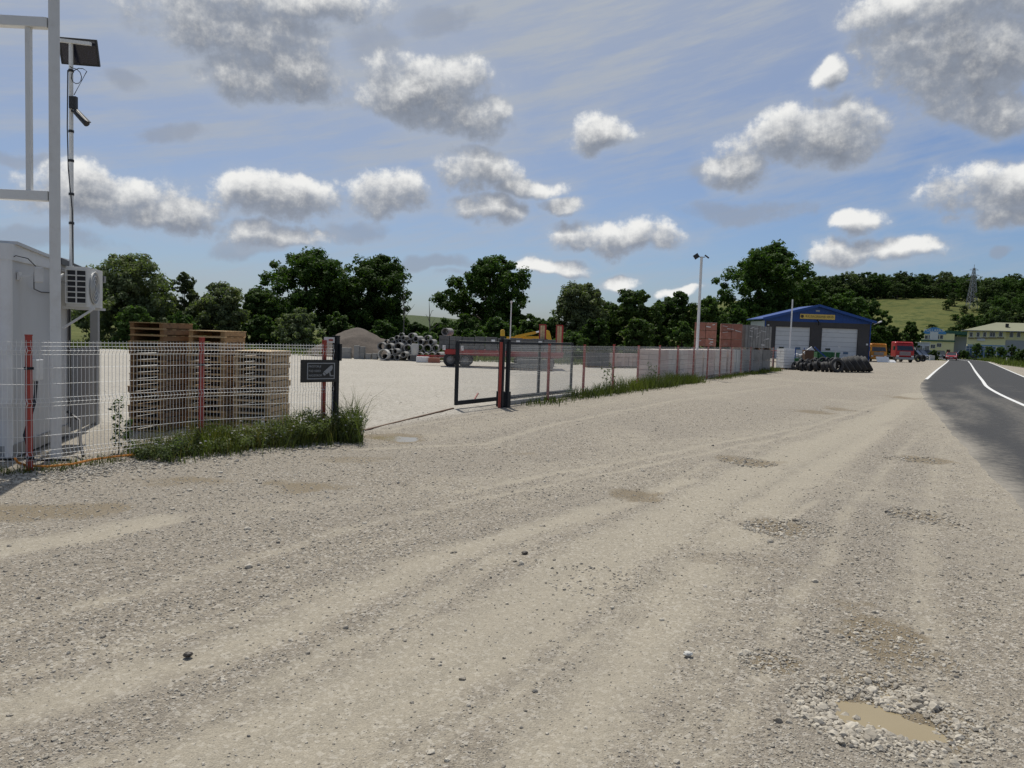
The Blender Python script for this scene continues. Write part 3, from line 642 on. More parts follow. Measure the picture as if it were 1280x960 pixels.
# ------------------------------------------------------------------ container office on the left
CO = atY(12, 520, 9.45); CO.z = 0
e = Vector((-0.25, 0.968, 0)); w_ax = Vector((-0.968, -0.25, 0))          # along end wall, along long front
crz = math.atan2(e.y, e.x) - math.pi / 2                                  # local +Y = e, local -X = into the container
ct = thing('container_office', 'white container office with rounded corner and lean-to canopy beside the fence', 'container', CO, crz)
CH = 2.62; LN = 6.0; DP = 2.43
def rounded(x0, x1, y0, y1, r, n=6):
    pts = []
    for cx, cy, a0_ in ((x1 - r, y0 + r, -90), (x1 - r, y1 - r, 0), (x0 + r, y1 - r, 90), (x0 + r, y0 + r, 180)):
        for k in range(n + 1): an = R(a0_ + 90 * k / n); pts.append((cx + r * math.cos(an), cy + r * math.sin(an)))
    return pts
b_ = MB(); b_.prism(rounded(-LN, 0, 0, DP, 0.10), 0.10, CH, 'Z'); wall = b_.build('wall', M['container'], ct, smooth=True)
for sx_, sy_ in ((-0.07, 0.07), (-0.07, DP - 0.07), (-LN + 0.07, 0.07)):
    b_ = MB(); b_.prism(rounded(sx_ - 0.085, sx_ + 0.085, sy_ - 0.085, sy_ + 0.085, 0.08), 0.06, CH + 0.03, 'Z'); b_.build('corner_post', M['white'], ct, smooth=True)
b_ = MB(); b_.prism(rounded(-LN - 0.03, 0.03, -0.03, DP + 0.03, 0.11), CH - 0.10, CH + 0.10, 'Z'); b_.build('roof_rail', M['white'], ct, smooth=True)
b_ = MB(); b_.prism(rounded(-LN - 0.02, 0.02, -0.02, DP + 0.02, 0.11), 0.04, 0.20, 'Z'); b_.build('floor_rail', M['grey_sheet'], ct, smooth=True)
# pitched sheet roof over the container and the lean-to behind it
b_ = MB(); b_.add([(-LN - 0.1, 0.12, 2.76), (0.06, 0.12, 2.76), (0.06, 4.0, 2.58), (-LN - 0.1, 4.0, 2.58), (-LN - 0.1, 0.12, 2.72), (0.06, 0.12, 2.72), (0.06, 4.0, 2.54), (-LN - 0.1, 4.0, 2.54)],
   [(0, 1, 2, 3), (7, 6, 5, 4), (0, 4, 5, 1), (1, 5, 6, 2), (2, 6, 7, 3), (3, 7, 4, 0)]); b_.build('canopy_roof', M['container'], ct)
b_ = MB(); b_.bar((0.075, 1.75, 2.655), (0.075, 4.0, 2.545), 0.015, 0.09); b_.build('verge_trim', M['dark_sheet'], ct)
b_ = MB(); b_.box((-LN / 2, 4.03, 2.53), (LN + 0.2, 0.09, 0.11)); b_.build('gutter', M['grey_sheet'], ct)
b_ = MB(); b_.bar((-0.05, 2.5, 2.60), (-0.05, 3.95, 2.48), 0.05, 0.08); b_.build('rafter', M['grey_sheet'], ct)
b_ = MB(); b_.box((-0.02, 3.86, 1.26), (0.12, 0.12, 2.52)); b_.build('canopy_post', M['grey_sheet'], ct)
cor = []
for k in range(25): cor += [(0.03 * (k % 2), 2.50 + k * 0.056)]
b_ = MB(); vs = [(x - 0.02, y, 0.05) for x, y in cor] + [(x - 0.02, y, 1.36) for x, y in cor]; nn = len(cor)
b_.add(vs, [(k, k + 1, k + 1 + nn, k + nn) for k in range(nn - 1)]); o = b_.build('corrugated_panel', M['grey_sheet'], ct); so_ = o.modifiers.new('s', 'SOLIDIFY'); so_.thickness = 0.004
b_ = MB(); b_.box((0.03, 2.30, 1.35), (0.02, 0.05, 2.4)); b_.build('joint_strip', M['black'], ct)
b_ = MB(); b_.box((0.05, 0.78, 1.12), (0.10, 0.26, 0.28)); b_.build('meter_box', M['white'], ct, bevel=0.012)
# floodlight on the end wall
fl_ = thing('floodlight', 'small white floodlight with loose cable on the container wall', 'lamp', CO, crz)
b_ = MB(); b_.bar((0.0, 0.30, 2.33), (0.16, 0.34, 2.36), 0.03); b_.box((0.02, 0.3, 2.34), (0.02, 0.12, 0.10)); b_.build('bracket', M['white'], fl_)
b_ = MB(); b_.box((0.22, 0.36, 2.37), (0.10, 0.13, 0.20), R(20)); b_.build('lamp_head', M['white'], fl_, bevel=0.015)
b_ = MB(); b_.tube([(0.17, 0.36, 2.40), (0.12, 0.5, 2.30), (0.04, 0.75, 2.20), (0.03, 1.05, 2.17), (0.03, 1.5, 2.18)], 0.007, 5); b_.tube([(0.2, 0.33, 2.47), (0.15, 0.2, 2.56), (0.05, 0.1, 2.58), (-.02, 0.05, 2.52)], 0.006, 5); b_.build('cable', M['black'], fl_)
# air conditioner on brackets
ac = thing('air_conditioner', 'white air conditioner outdoor unit with dark side grille on the container', 'air conditioner', CO + e * 1.62 + Vector((0.968, .25, 0)) * 0.10, crz)
AX, AY, AZ, AH = 0.30, 0.82, 2.00, 0.58
b_ = MB(); b_.prism(rounded(0.06, 0.06 + AX, 0.012, AY, 0.03, 3), AZ, AZ + AH, 'Z'); b_.build('casing', M['skin_white'], ac, smooth=True)
b_ = MB(); b_.box((0.06 + AX / 2, 0.009, AZ + AH / 2), (AX - 0.07, 0.01, AH - 0.10)); b_.build('grille_recess', M['black'], ac)
b_ = MB()
for k in range(7): b_.box((0.06 + AX / 2, -0.002, AZ + 0.05 + k * (AH - 0.10) / 6), (AX - 0.03, 0.022, 0.016))
for k in (0, 1, 2): b_.box((0.075 + k * (AX - 0.03) / 2, -0.0035, AZ + AH / 2), (0.016, 0.022, AH - 0.10))
b_.build('grille', M['skin_white'], ac)
b_ = MB(); b_.cyl((0.06 + AX, 0.30, AZ + AH / 2), (0.06 + AX + 0.018, 0.30, AZ + AH / 2), 0.235, n=28); b_.build('fan_guard', M['grey_sheet'], ac)
b_ = MB()
for rr_ in (0.06, 0.12, 0.18, 0.24): b_.tube([(0.06 + AX + 0.025, 0.30 + rr_ * math.cos(k * .2618), AZ + AH / 2 + rr_ * math.sin(k * .2618)) for k in range(25)], 0.006, 4, False)
b_.build('fan_ring', M['skin_white'], ac)
b_ = MB(); b_.bar((0, 0.12, AZ - 0.02), (0.42, 0.12, AZ - 0.02), 0.035); b_.bar((0, 0.12, AZ - 0.32), (0.38, 0.12, AZ - 0.04), 0.03); b_.build('bracket', M['white'], ac); b_ = MB(); b_.bar((0, 0.70, AZ - 0.02), (0.42, 0.70, AZ - 0.02), 0.035); b_.build('bracket', M['white'], ac)
b_ = MB(); b_.tube([(0.03, 0.05, AZ + .45), (-0.02, -.02, AZ + .40), (-.05, -.05, AZ + .2), (-.05, -.02, AZ - .2), (-0.06, 0, AZ - .5)], 0.03, 8); b_.build('pipe_insulation', M['skin_white'], ac, smooth=True)
# mast with solar panel and camera
MX = atY(89.5, 320, 11.25)
ms = thing('solar_mast', 'thin white mast with solar panel rising above the container roof', 'mast', (MX.x, MX.y, 0), 0)
b_ = MB(); b_.cyl((0, 0, 2.2), (0, 0, 5.82), 0.030, n=10); b_.build('pole', M['white_steel'], ms, smooth=True)
b_ = MB(); b_.bar((0, 0, 2.35), (-0.35, 0.05, 2.35), 0.04); b_.bar((0, 0, 2.55), (-0.35, 0.05, 2.55), 0.04); b_.build('wall_bracket', M['white_steel'], ms)
ptilt = Matrix.Rotation(R(8), 3, 'Z') @ Matrix.Rotation(R(20), 3, 'X')
sp = MB(); sp.box((0.07, 0.09, 5.70), (0.48, 0.025, 0.34), M=ptilt); sp.build('solar_panel', M['solar'], ms)
sp = MB()
for dx, dz, w1, h1 in ((0, .17, .52, .025), (0, -.17, .52, .025), (.25, 0, .025, .34), (-.25, 0, .025, .34)): sp.box(Vector((0.07, 0.09, 5.70)) + ptilt @ Vector((dx, 0, dz)), (w1, 0.04, h1), M=ptilt)
sp.build('panel_frame', M['black'], ms)
sp = MB(); sp.bar((-0.22, -0.03, 5.82), (0.30, -0.02, 5.78), 0.045); sp.build('panel_bracket', M['white_steel'], ms)
sp = MB(); pts = [(0.0, -0.025, 5.45)] + [(0.04 + 0.10 * math.sin(k * .55) + .01 * k, -0.03, 5.32 + 0.11 * math.cos(k * .55)) for k in range(14)] + [(0.06, -0.03, 5.05)]
sp.tube(pts, 0.006, 5); sp.tube([(-0.035, -0.02, 5.4), (-0.045, -.02, 4.6), (-0.03, -.025, 4.0), (.03, -.03, 3.4), (0.035, -.02, 2.6)], 0.008, 6); sp.build('cable', M['black'], ms)
for zz in (5.38, 4.52, 4.1, 3.62, 3.2):
    sp = MB(); sp.cyl((0, 0, zz), (0, 0, zz + 0.035), 0.038, n=10); sp.build('strap', M['black'], ms)
scam = thing('security_camera', 'small dark security camera angled down on the solar mast', 'camera', (MX.x, MX.y, 4.78), 0)
sp = MB(); sp.bar((0, -0.01, 0.05), (0.14, -0.03, 0.02), 0.03); sp.box((0.05, -0.03, 0.16), (0.10, 0.06, 0.17)); sp.build('mount', M['black'], scam)
sp = MB(); sp.cyl((0.11, -0.06, 0.02), (0.30, -0.13, -0.16), 0.045, n=10); sp.build('camera_body', M['black'], scam, smooth=True)
sp = MB(); sp.bar((0.09, -0.05, 0.065), (0.32, -0.135, -0.13), 0.10, 0.012); sp.build('sunshield', M['anthracite'], scam)

# tall white frame
TP = gnd(70, 573)
tf = thing('sign_gantry', 'tall white square-tube steel gantry with crossbars towering over the fence', 'gantry', (TP.x, TP.y, 0), R(3))
for xx in (0, -3.2):
    b_ = MB(); b_.box((xx, 0, 3.9), (0.125, 0.125, 8.0), R(28)); b_.build('upright', M['white_steel'], tf, bevel=0.008)
for zz in (3.36, 5.50):
    b_ = MB(); b_.box((-1.6, 0, zz), (3.08, 0.11, 0.125)); b_.build('crossbar', M['white_steel'], tf, bevel=0.008)
for xx in (-0.31, -1.2, -2.1):
    b_ = MB(); b_.box((xx, 0, 4.43), (0.06, 0.06, 2.015)); b_.build('rail', M['white_steel'], tf)
# orange hose and dark cables at the foot of the fence
hs = MB(); q0 = gnd(20, 566, .12); pts = [gnd(19, 573, 0.22), gnd(22, 578, 0.12), gnd(34, 582, 0.06), gnd(60, 583, 0.05), gnd(90, 580, 0.05), gnd(118, 574, 0.06), gnd(140, 571, .06), gnd(170, 568, 0.04), gnd(230, 562, 0.03)]
pts = [p + Vector((0, 0, 0)) for p in pts]; hs.tube(pts, 0.014, 6); o = hs.build('garden_hose', M['hose'], smooth=True); tag(o, 'orange hose trailing along the bottom of the wire fence', 'hose')
hs = MB(); b0 = CO + Vector((0.1, -.1, 0))
hs.tube([CO + Vector((.18, .25, 1.0)), CO + Vector((.25, .1, .75)), CO + Vector((.22, -.05, .35)), CO + Vector((.35, -.12, .06)), CO + Vector((.7, .1, .03))], 0.022, 7)
hs.tube([CO + Vector((.2, .9, .55)), CO + Vector((.45, .75, .45)), CO + Vector((.6, .5, .2)), CO + Vector((.75, .3, .05))], 0.02, 7)
o = hs.build('drain_hose', M['black'], smooth=True); tag(o, 'black hoses hanging from the container wall to the ground', 'hose')

# ------------------------------------------------------------------ pallets
def pallet_proto(w, l, h, mt, mt2, label, group):
    """w across (x), l deep (y)"""
    t = thing('pallet', label, 'pallet', group=group)
    bt = 0.0135; nb = 7
    for k in range(nb):                                   # top boards run along x
        b = MB(); b.box((0, -l / 2 + 0.045 + k * (l - 0.09) / (nb - 1), h - bt / 2), (w, (l - .09) / 6 - .010, bt)); b.build('deck_board', mt if k % 2 else mt2, t)
    for k in (-1, 1):                                     # runners along y, light through the gaps blocked by an added rear crosspiece
        b = MB(); b.box((k * (w / 2 - 0.035), 0, (h - bt) / 2 + bt / 2 - .001), (0.07, l - .01, h - 2 * bt - .004)); b.build('runner', mt, t)
        b = MB(); b.box((0, k * (l / 2 - 0.05), bt / 2), (w - .004, 0.09, bt)); b.build('bottom_board', mt2, t)
    b = MB(); b.box((0, l * .36, (h - bt) / 2 + bt / 2 - .001), (w - .145, 0.05, h - 2 * bt - .006)); b.build('crosspiece', mt, t)
    return t
ROWH = 0.105
for q_, c1_, c2_ in (('A', (0.22, 0.125, 0.058), (0.46, 0.31, 0.155)), ('B', (0.35, 0.22, 0.105), (0.60, 0.42, 0.22)), ('C', (0.40, 0.28, 0.155), (0.66, 0.50, 0.30))):
    M['pallet_' + q_] = mat('pallet_wood_' + q_, c1_, .88, 0, .4, 5, .25, 60, dirt=tuple(k * .4 for k in c1_), dirt_amt=.6, stretch=(1, 5, 5)); M['pallet_' + q_ + '2'] = mat('pallet_board_' + q_, c2_, .88, 0, .35, 5, .25, 60, dirt=tuple(k * .45 for k in c2_), dirt_amt=.5, stretch=(1, 5, 5))
for nm, corner_px, Yc, al, rows, w_, l_, lab in (
        ('A', 203, 12.5, 8.5, 17, 0.60, 0.86, 'weathered wooden pallet in the tallest stack, beside the container canopy'),
        ('B', 279, 12.9, 3, 16, 0.62, 0.92, 'weathered wooden pallet in the middle stack behind the second red post'),
        ('C', 337, 12.9, 4, 13, 0.62, 0.92, 'weathered wooden pallet in the lowest stack, next to the camera sign')):
    cpt = atY(corner_px, 520, Yc); a_ = R(al)
    left = Vector((-math.cos(a_), math.sin(a_), 0)); back = Vector((math.sin(a_), math.cos(a_), 0))
    # corner is the near right corner
    ctr = Vector((cpt.x, cpt.y, 0)) + left * (w_ / 2) + back * (l_ / 2)
    proto = pallet_proto(w_, l_, ROWH, M['pallet_' + nm], M['pallet_' + nm + '2'], lab, 'pallet stack ' + {'A': 'by the canopy', 'B': 'in the middle', 'C': 'by the sign'}[nm])
    for k in range(rows):
        o = proto if k == 0 else copy_tree(proto)
        o.location = ctr + Vector((random.uniform(-.018, .018), random.uniform(-.02, .02), 0.005 + k * (ROWH + 0.0012)))
        o.rotation_euler = (0, 0, -a_ + R(random.uniform(-1.6, 1.6)))

# ------------------------------------------------------------------ tyres
def tyre_mesh(name, Rr, w):
    p = [(0.58 * Rr, -w * .40), (0.66 * Rr, -w * .50), (0.90 * Rr, -w * .50), (0.985 * Rr, -w * .40), (Rr, -w * .22), (Rr * .975, -w * .2), (Rr * .975, -w * .06), (Rr, -w * .04), (Rr, w * .04), (Rr * .975, w * .06), (Rr * .975, w * .2), (Rr, w * .22), (0.985 * Rr, w * .40), (0.90 * Rr, w * .50), (0.66 * Rr, w * .50), (0.58 * Rr, w * .40), (0.60 * Rr, w * .3), (0.80 * Rr, w * .36), (0.86 * Rr, 0), (0.80 * Rr, -w * .36), (0.60 * Rr, -w * .3)]
    return MB().lathe(p, 28).mesh(name, True)
def put_wheel(parent, c, Rr, w, axis, hub=True, name='wheel'):
    """tyre + rim standing part; axis unit vector"""
    q = Vector(axis).to_track_quat('Z', 'Y').to_matrix().to_4x4(); q.translation = Vector(c)
    o = link(name, tyre_mesh('tyre', Rr, w), M['rubber'], parent); o.matrix_local = q
    if hub:
        rm = MB(); rm.lathe([(0, w * .10), (0.22 * Rr, w * .12), (0.30 * Rr, w * .05), (0.50 * Rr, -w * .02), (0.60 * Rr, w * .34), (0.60 * Rr, w * .40), (0.56 * Rr, w * .42), (0.56 * Rr, -w * .35), (0, -w * .35)], 20, False); rm.build('rim', M['rim'], o, smooth=True)
    return o

# ------------------------------------------------------------------ pipes
def pipe_mesh(name, ro, ri, L):
    return MB().lathe([(ro, -L / 2), (ro, L / 2), (ri, L / 2), (ri, -L / 2)], 22).mesh(name, True)
PIPES = [(545, 240, 36), (485, 282, 34), (600, 286, 36), (540, 334, 33), (460, 355, 36), (605, 360, 36), (390, 318, 40), (312, 350, 36), (720, 258, 52), (805, 302, 48), (690, 348, 42), (888, 352, 48), (965, 290, 48), (1035, 356, 46),
         (240, 420, 66), (380, 432, 62), (530, 425, 66), (652, 450, 62), (955, 452, 66), (843, 440, 52), (1092, 450, 56), (1035, 562, 56), (388, 510, 48), (482, 500, 46), (315, 582, 46), (430, 592, 48), (525, 598, 46), (625, 552, 48), (720, 602, 48), (1160, 562, 52), (845, 560, 50), (935, 565, 48)]
pcache = {}
for (cx, cy, r_) in PIPES:
    px, py = 460 + cx / 12.8, 400 + cy / 12.8; depth = 47.5 if cy > 480 else (48.3 if cy > 400 else 49.0)
    p = atY(px, py, depth); rw = r_ / 12.8 * depth / FPX; p.z = max(p.z, rw + 0.01)
    key = round(rw, 2); Lp = 1.0 if r_ < 45 else 1.3
    if key not in pcache: pcache[key] = pipe_mesh('concrete_pipe', key, key * 0.76, Lp)
    o = link('concrete_pipe', pcache[key], M['concrete'])
    o.rotation_euler = (R(90), 0, R(random.uniform(-14, 4))); o.location = p
    big = r_ > 54
    tag(o, 'wide concrete pipe lying end-on in the pipe pile' if big else 'narrow concrete pipe lying end-on in the pipe pile', 'pipe', 'wide pipes in the pile' if big else 'narrow pipes in the pile')
p = atY(460 + 265 / 12.8, 400 + 520 / 12.8, 46.6); o = link('concrete_ring', pipe_mesh('concrete_ring', 0.33, 0.285, 0.7), M['concrete_light']); o.rotation_euler = (R(88), 0, R(-6)); o.location = (p.x, p.y, 0.345)
tag(o, 'pale thin-walled concrete ring leaning at the left end of the pipes', 'ring')
p = atY(460 + 750 / 12.8, 440, 46.9); cy_ = MB(); cy_.lathe([(0, 0.36), (0.21, 0.36), (0.225, 0.40), (0.225, 1.02), (0.20, 1.07), (0.14, 1.075), (0.13, 0.9), (0, 0.9)], 22, False); o = cy_.build('concrete_cylinder', M['concrete_light'], None, (p.x, p.y, 0), smooth=True)
tag(o, 'upright pale concrete cylinder standing in front of the pipes', 'cylinder')
p = atY(460 + 750 / 12.8, 445, 46.9); cb = MB(); cb.box((0, 0, 0.18), (0.52, 0.5, 0.36)); o = cb.build('concrete_block', M['block_grey'], None, (p.x, p.y, 0)); tag(o, 'low dark concrete block under the upright concrete cylinder', 'block')
p = atY(460 + 875 / 12.8, 447, 45.5); cb = MB(); cb.box((0, 0, 0.17), (0.72, 0.5, 0.33)); o = cb.build('concrete_slab', M['white'], None, (p.x, p.y, 0), bevel=0.01); tag(o, 'white rectangular slab block at the foot of the pipe pile', 'slab')
p = atY(460 + 1060 / 12.8, 447, 45.3); cb = MB(); cb.box((0, 0, 0.15), (0.66, 0.5, 0.30)); o = cb.build('brick_pack', M['brick'], None, (p.x, p.y, 0)); tag(o, 'low pack of red bricks beside the trailer drawbar', 'bricks')
p = atY(559.5, 419, 43.0); o = link('concrete_pipe', pipe_mesh('concrete_pipe', 0.22, 0.175, 0.9), M['concrete']); o.rotation_euler = (R(90), 0, R(-14)); o.location = (p.x, p.y, 1.86)
tag(o, 'single concrete pipe lying on top of the trailer load', 'pipe')
# block stacks between pile and pipes
for (px, w_, h_, dz) in ((433, .62, .36, 0), (433, .58, .30, .365), (446, .34, .42, 0), (446, .32, .40, .425), (453, .30, .40, 0), (453, .28, .36, .405), (461, .34, .34, 0), (469, .30, .38, 0)):
    p = atY(px, 445, 47.6); cb = MB(); cb.box((0, 0, h_ / 2 + dz), (w_, 0.4, h_), R(random.uniform(-5, 5))); o = cb.build('concrete_block', M['concrete'], None, (p.x, p.y, 0.0), bevel=0.01)
    tag(o, 'grey concrete block stacked at the foot of the gravel heap', 'block', 'blocks by the gravel heap')
# gravel heap
Np, Mp = 60, 22; hc = atY(446, 440, 52.0); hv = []; hf = []
for j in range(Mp):
    for k in range(Np):
        an = 2 * math.pi * k / Np; t = j / (Mp - 1); rr_ = 3.45 * t; h_ = 2.25 * (1 - t) ** 1.0
        h_ = 2.30 * (1.0 - math.sqrt(t * t + 0.022) * 0.99); nz = fbm(np.array([math.cos(an) * rr_ * 1.0 + 9]), np.array([math.sin(an) * rr_ + 4]), 0.9, 4)[0] - .5
        hv.append((math.cos(an) * rr_ * 1.08, math.sin(an) * rr_ * .9, max(-0.15, h_ + nz * 0.55 * min(1, t * 3)))); 
for j in range(Mp - 1):
    for k in range(Np): hf.append((j * Np + k, j * Np + (k + 1) % Np, (j + 1) * Np + (k + 1) % Np, (j + 1) * Np + k))
M['heap'] = mat('heap_gravel', (0.150, 0.122, 0.098), 0.95, 0, 0.8, 9, 1.0, 5, dirt=(0.095, 0.074, 0.058), dirt_amt=0.6)
o = link('gravel_heap', fast_mesh('gravel_heap', hv, hf), M['heap'], None, (hc.x, hc.y, 0)); tag(o, 'conical heap of brownish grey gravel in front of the trees', 'heap')

# ------------------------------------------------------------------ trailer with load
TY = 41.8; TL = atY(556, 440, TY).x; TRx = atY(703, 440, TY).x
tr = thing('flatbed_trailer', 'red flatbed trailer loaded with grey concrete blocks, upright ramps at its end', 'trailer', (TL, TY, 0), R(2))
LT = TRx - TL
b_ = MB(); b_.box((LT / 2, 0, 0.90), (LT, 2.2, 0.10)); b_.build('bed', M['trailer_red'], tr)
b_ = MB(); b_.box((LT / 2, -1.09, 0.80), (LT - .1, 0.08, 0.26)); b_.box((LT / 2, 1.09, 0.80), (LT - .1, 0.08, 0.26)); b_.build('side_rail', M['trailer_red'], tr)
b_ = MB(); b_.box((LT / 2, 0, 0.72), (LT - .4, 0.9, 0.22)); b_.build('chassis', M['trailer_red'], tr)
b_ = MB(); b_.bar((0.6, 0.5, 0.55), (-1.5, 0, 0.50), 0.08); b_.bar((0.6, -0.5, 0.55), (-1.5, 0, 0.50), 0.08); b_.box((0.55, 0, 0.55), (0.9, 1.3, 0.16)); b_.build('drawbar', M['trailer_red'], tr)
for xw in (0.35, 1.15):
    for yw in (-0.95, 0.95):
        wq = put_wheel(tr, (xw if yw < 0 else xw + .05, yw, 0.37), 0.37, 0.26, (0.25 if xw < .5 else .05, -1, 0))
for xw in (4.2, 5.0): put_wheel(tr, (xw, 0.95, 0.37), 0.37, 0.26, (0, -1, 0)); put_wheel(tr, (xw, -0.85, 0.37), 0.37, 0.26, (0, -1, 0))
b_ = MB(); b_.box((0.95, -1.15, 0.62), (0.9, 0.2, 0.03)); b_.build('mudguard', M['black'], tr)
for px_ in (556, 578):
    b_ = MB(); b_.box((atY(px_, 430, TY).x - TL + .03, -1.15, 1.02), (0.16, 0.02, 0.26)); o = b_.build('marker_board', M['white'], tr)
    b_ = MB(); b_.bar((atY(px_, 430, TY).x - TL - .03, -1.166, 0.92), (atY(px_, 430, TY).x - TL + .09, -1.166, 1.12), 0.05, 0.006); b_.build('red_stripe', M['red_post'], o)
for pxr in (677, 698):
    xr = atY(pxr, 420, TY).x - TL
    b_ = MB(); b_.box((xr - .15, -0.6, 1.66), (0.05, 0.14, 1.48)); b_.box((xr + .17, -0.6, 1.66), (0.08, 0.14, 1.48)); b_.box((xr, -0.6, 2.42), (0.38, 0.15, 0.05)); ro = b_.build('ramp', M['trailer_red'], tr)
    for q in range(2):
        b_ = MB(); b_.box((xr - .06 + q * .13, -0.62, 1.65), (0.115, 0.08, 1.46)); b_.build('ramp_plank', M['pallet_light'], ro)
def block_pack(name, label, group, loc, rz, nx, ny, nz, sx_, sy_, sz_, mt, pallet=True, gap=0.008, film=False, tags=False, alt=None, jitter=0.004):
    t = thing(name, label, 'blocks', loc, rz, group); z0 = 0.0
    if pallet:
        for k in (-1, 0, 1):
            b = MB(); b.box((k * (nx * sx_ / 2 - 0.06), 0, 0.05), (0.09, ny * sy_ * .98, 0.10)); b.build('pallet_runner', M['pallet'], t)
        z0 = 0.102
    me_ = MB().box((0, 0, 0), (sx_ - gap, sy_ - gap, sz_ - gap)).mesh('block')
    for i_ in range(nx):
        for j_ in range(ny):
            for k_ in range(nz):
                if 0 < i_ < nx - 1 and 0 < j_ < ny - 1 and k_ < nz - 1: continue
                o = link('block', me_.copy() if alt else me_, None, t) if False else link('block', me_, mt, t)
                o.location = ((i_ - (nx - 1) / 2) * sx_ + random.uniform(-jitter, jitter), (j_ - (ny - 1) / 2) * sy_ + random.uniform(-jitter, jitter), z0 + (k_ + .5) * sz_)
    if film:
        f = MB(); x_, y_, h_ = nx * sx_ / 2 + .008, ny * sy_ / 2 + .008, nz * sz_
        for q in range(7):
            zz = z0 + random.uniform(.1, .95) * h_; xx = random.uniform(-x_ * .7, x_ * .7); ww = random.uniform(.1, .35)
            f.box((xx, -y_, zz), (ww, 0.003, random.uniform(.015, .06)), 0, Matrix.Rotation(R(random.uniform(-25, 25)), 3, 'Y'))
        for q in range(5): f.box((x_, random.uniform(-y_ * .7, y_ * .7), z0 + random.uniform(.1, .95) * h_), (0.003, random.uniform(.1, .3), random.uniform(.015, .06)), 0, Matrix.Rotation(R(random.uniform(-25, 25)), 3, 'X'))
        f.box((0, 0, z0 + h_ + .006), (x_ * 1.9, y_ * 1.9, 0.004)); f.build('wrap_film', M['film'], t)
    return t
# load: packs along the bed
x_ = -0.25; kk = 0
while x_ < LT - 0.85:
    sx_ = random.choice((0.27, 0.30, 0.32)); nz_ = 3
    bp = block_pack('block_pack', 'grey concrete block pack strapped on the red trailer bed', 'block packs on the trailer', (TL + (x_ + sx_) * math.cos(R(2)), TY - .55 + (x_) * math.sin(R(2)), 0.953), R(2), 2, 3, nz_, sx_, 0.33, random.choice((0.22, 0.235, 0.225)), M['block_grey'], False, 0.012)
    if kk in (4, 6, 8):
        b_ = MB(); b_.box((0.1, -0.515, 0.5), (0.2, 0.006, 0.16)); b_.build('paper_tag', M['white'], bp)
    x_ += 2 * sx_ + 0.03; kk += 1
for k in range(5):
    p = atY(641 + k * 11.2, 450, 39.9)
    block_pack('kerb_pack', 'low pack of dark kerb stones on the ground before the trailer', 'kerb packs before the trailer', (p.x, p.y, 0), R(2 + random.uniform(-4, 4)), 3, 1, 1 if k == 0 else 2, 0.155, 0.8, 0.24, M['block_grey'], True, 0.02, jitter=.01)

# loader crane behind the trailer
kc = thing('loader_crane', 'folded yellow loader crane arm behind the trailer load', 'crane', (0, 0, 0))
Yk = 46.0
def kp(px, py, dy=0): q = atY(px, py, Yk + dy); return q
b_ = MB(); b_.bar(kp(633, 423), kp(677, 422.5), 0.16, 0.22); b_.build('boom', M['yellow'], kc)
b_ = MB(); b_.bar(kp(644, 421, -.2), kp(670, 415.5, -.2), 0.16, 0.16); b_.build('lift_cylinder', M['yellow'], kc)
b_ = MB(); b_.cyl(kp(669, 415.8, -.2), kp(676, 414, -.2), 0.05, n=8); b_.build('piston_rod', M['lamp_clear'], kc)
b_ = MB(); qs = [kp(681, 414), kp(684, 412.4), kp(687, 414), kp(689.5, 424), kp(691.5, 434), kp(688.5, 434), kp(685.5, 424.5), kp(682, 423)]
b_.prism([(q.x, q.z) for q in qs], Yk - .12, Yk + .12); b_.build('arm', M['yellow'], kc, bevel=0.02)
b_ = MB(); b_.box((kp(688, 430).x, Yk, 0.55), (0.5, 0.6, 1.1)); b_.build('column', M['anthracite'], kc)

# ------------------------------------------------------------------ poles
def lamp_pole(label, base, h, r, head=True):
    t = thing('lamp_pole', label, 'pole', base)
    b = MB(); b.cyl((0, 0, -0.2), (0, 0, h), r, r * 0.85, 12); b.build('shaft', M['white'], t, smooth=True)
    b = MB(); b.box((0, 0, 0.015), (r * 5, r * 5, 0.03)); b.build('base_plate', M['grey_sheet'], t)
    return t
pb = gnd(869.5, 473); t = lamp_pole('tall white pole with two small floodlights standing at the long fence', (pb.x, pb.y, 0), 5.9, 0.075)
for s_ in (-1, 1):
    b = MB(); b.bar((0, 0, 5.86), (s_ * .16, -.05, 5.88), 0.03); lo = b.build('lamp_arm', M['black'], t)
    b = MB(); b.box((s_ * (.27 if s_ < 0 else .24), -.06, 5.90), (0.24, 0.1, 0.22 if s_ < 0 else .05), 0, Matrix.Rotation(R(35 * s_), 3, 'Y')); b.build('floodlight', M['black'], lo)
pb = atY(987, 441, 56.5); t = lamp_pole('plain white pole standing in front of the service garage doors', (pb.x, pb.y, 0), 5.15, 0.06)
pb = atY(637, 445, 45.5); t = lamp_pole('slim white lamp pole rising behind the loaded trailer', (pb.x, pb.y, 0), 3.75, 0.04)
b = MB(); b.box((0, 0, 3.78), (0.14, 0.2, 0.10)); b.build('lamp_head', M['white'], t)

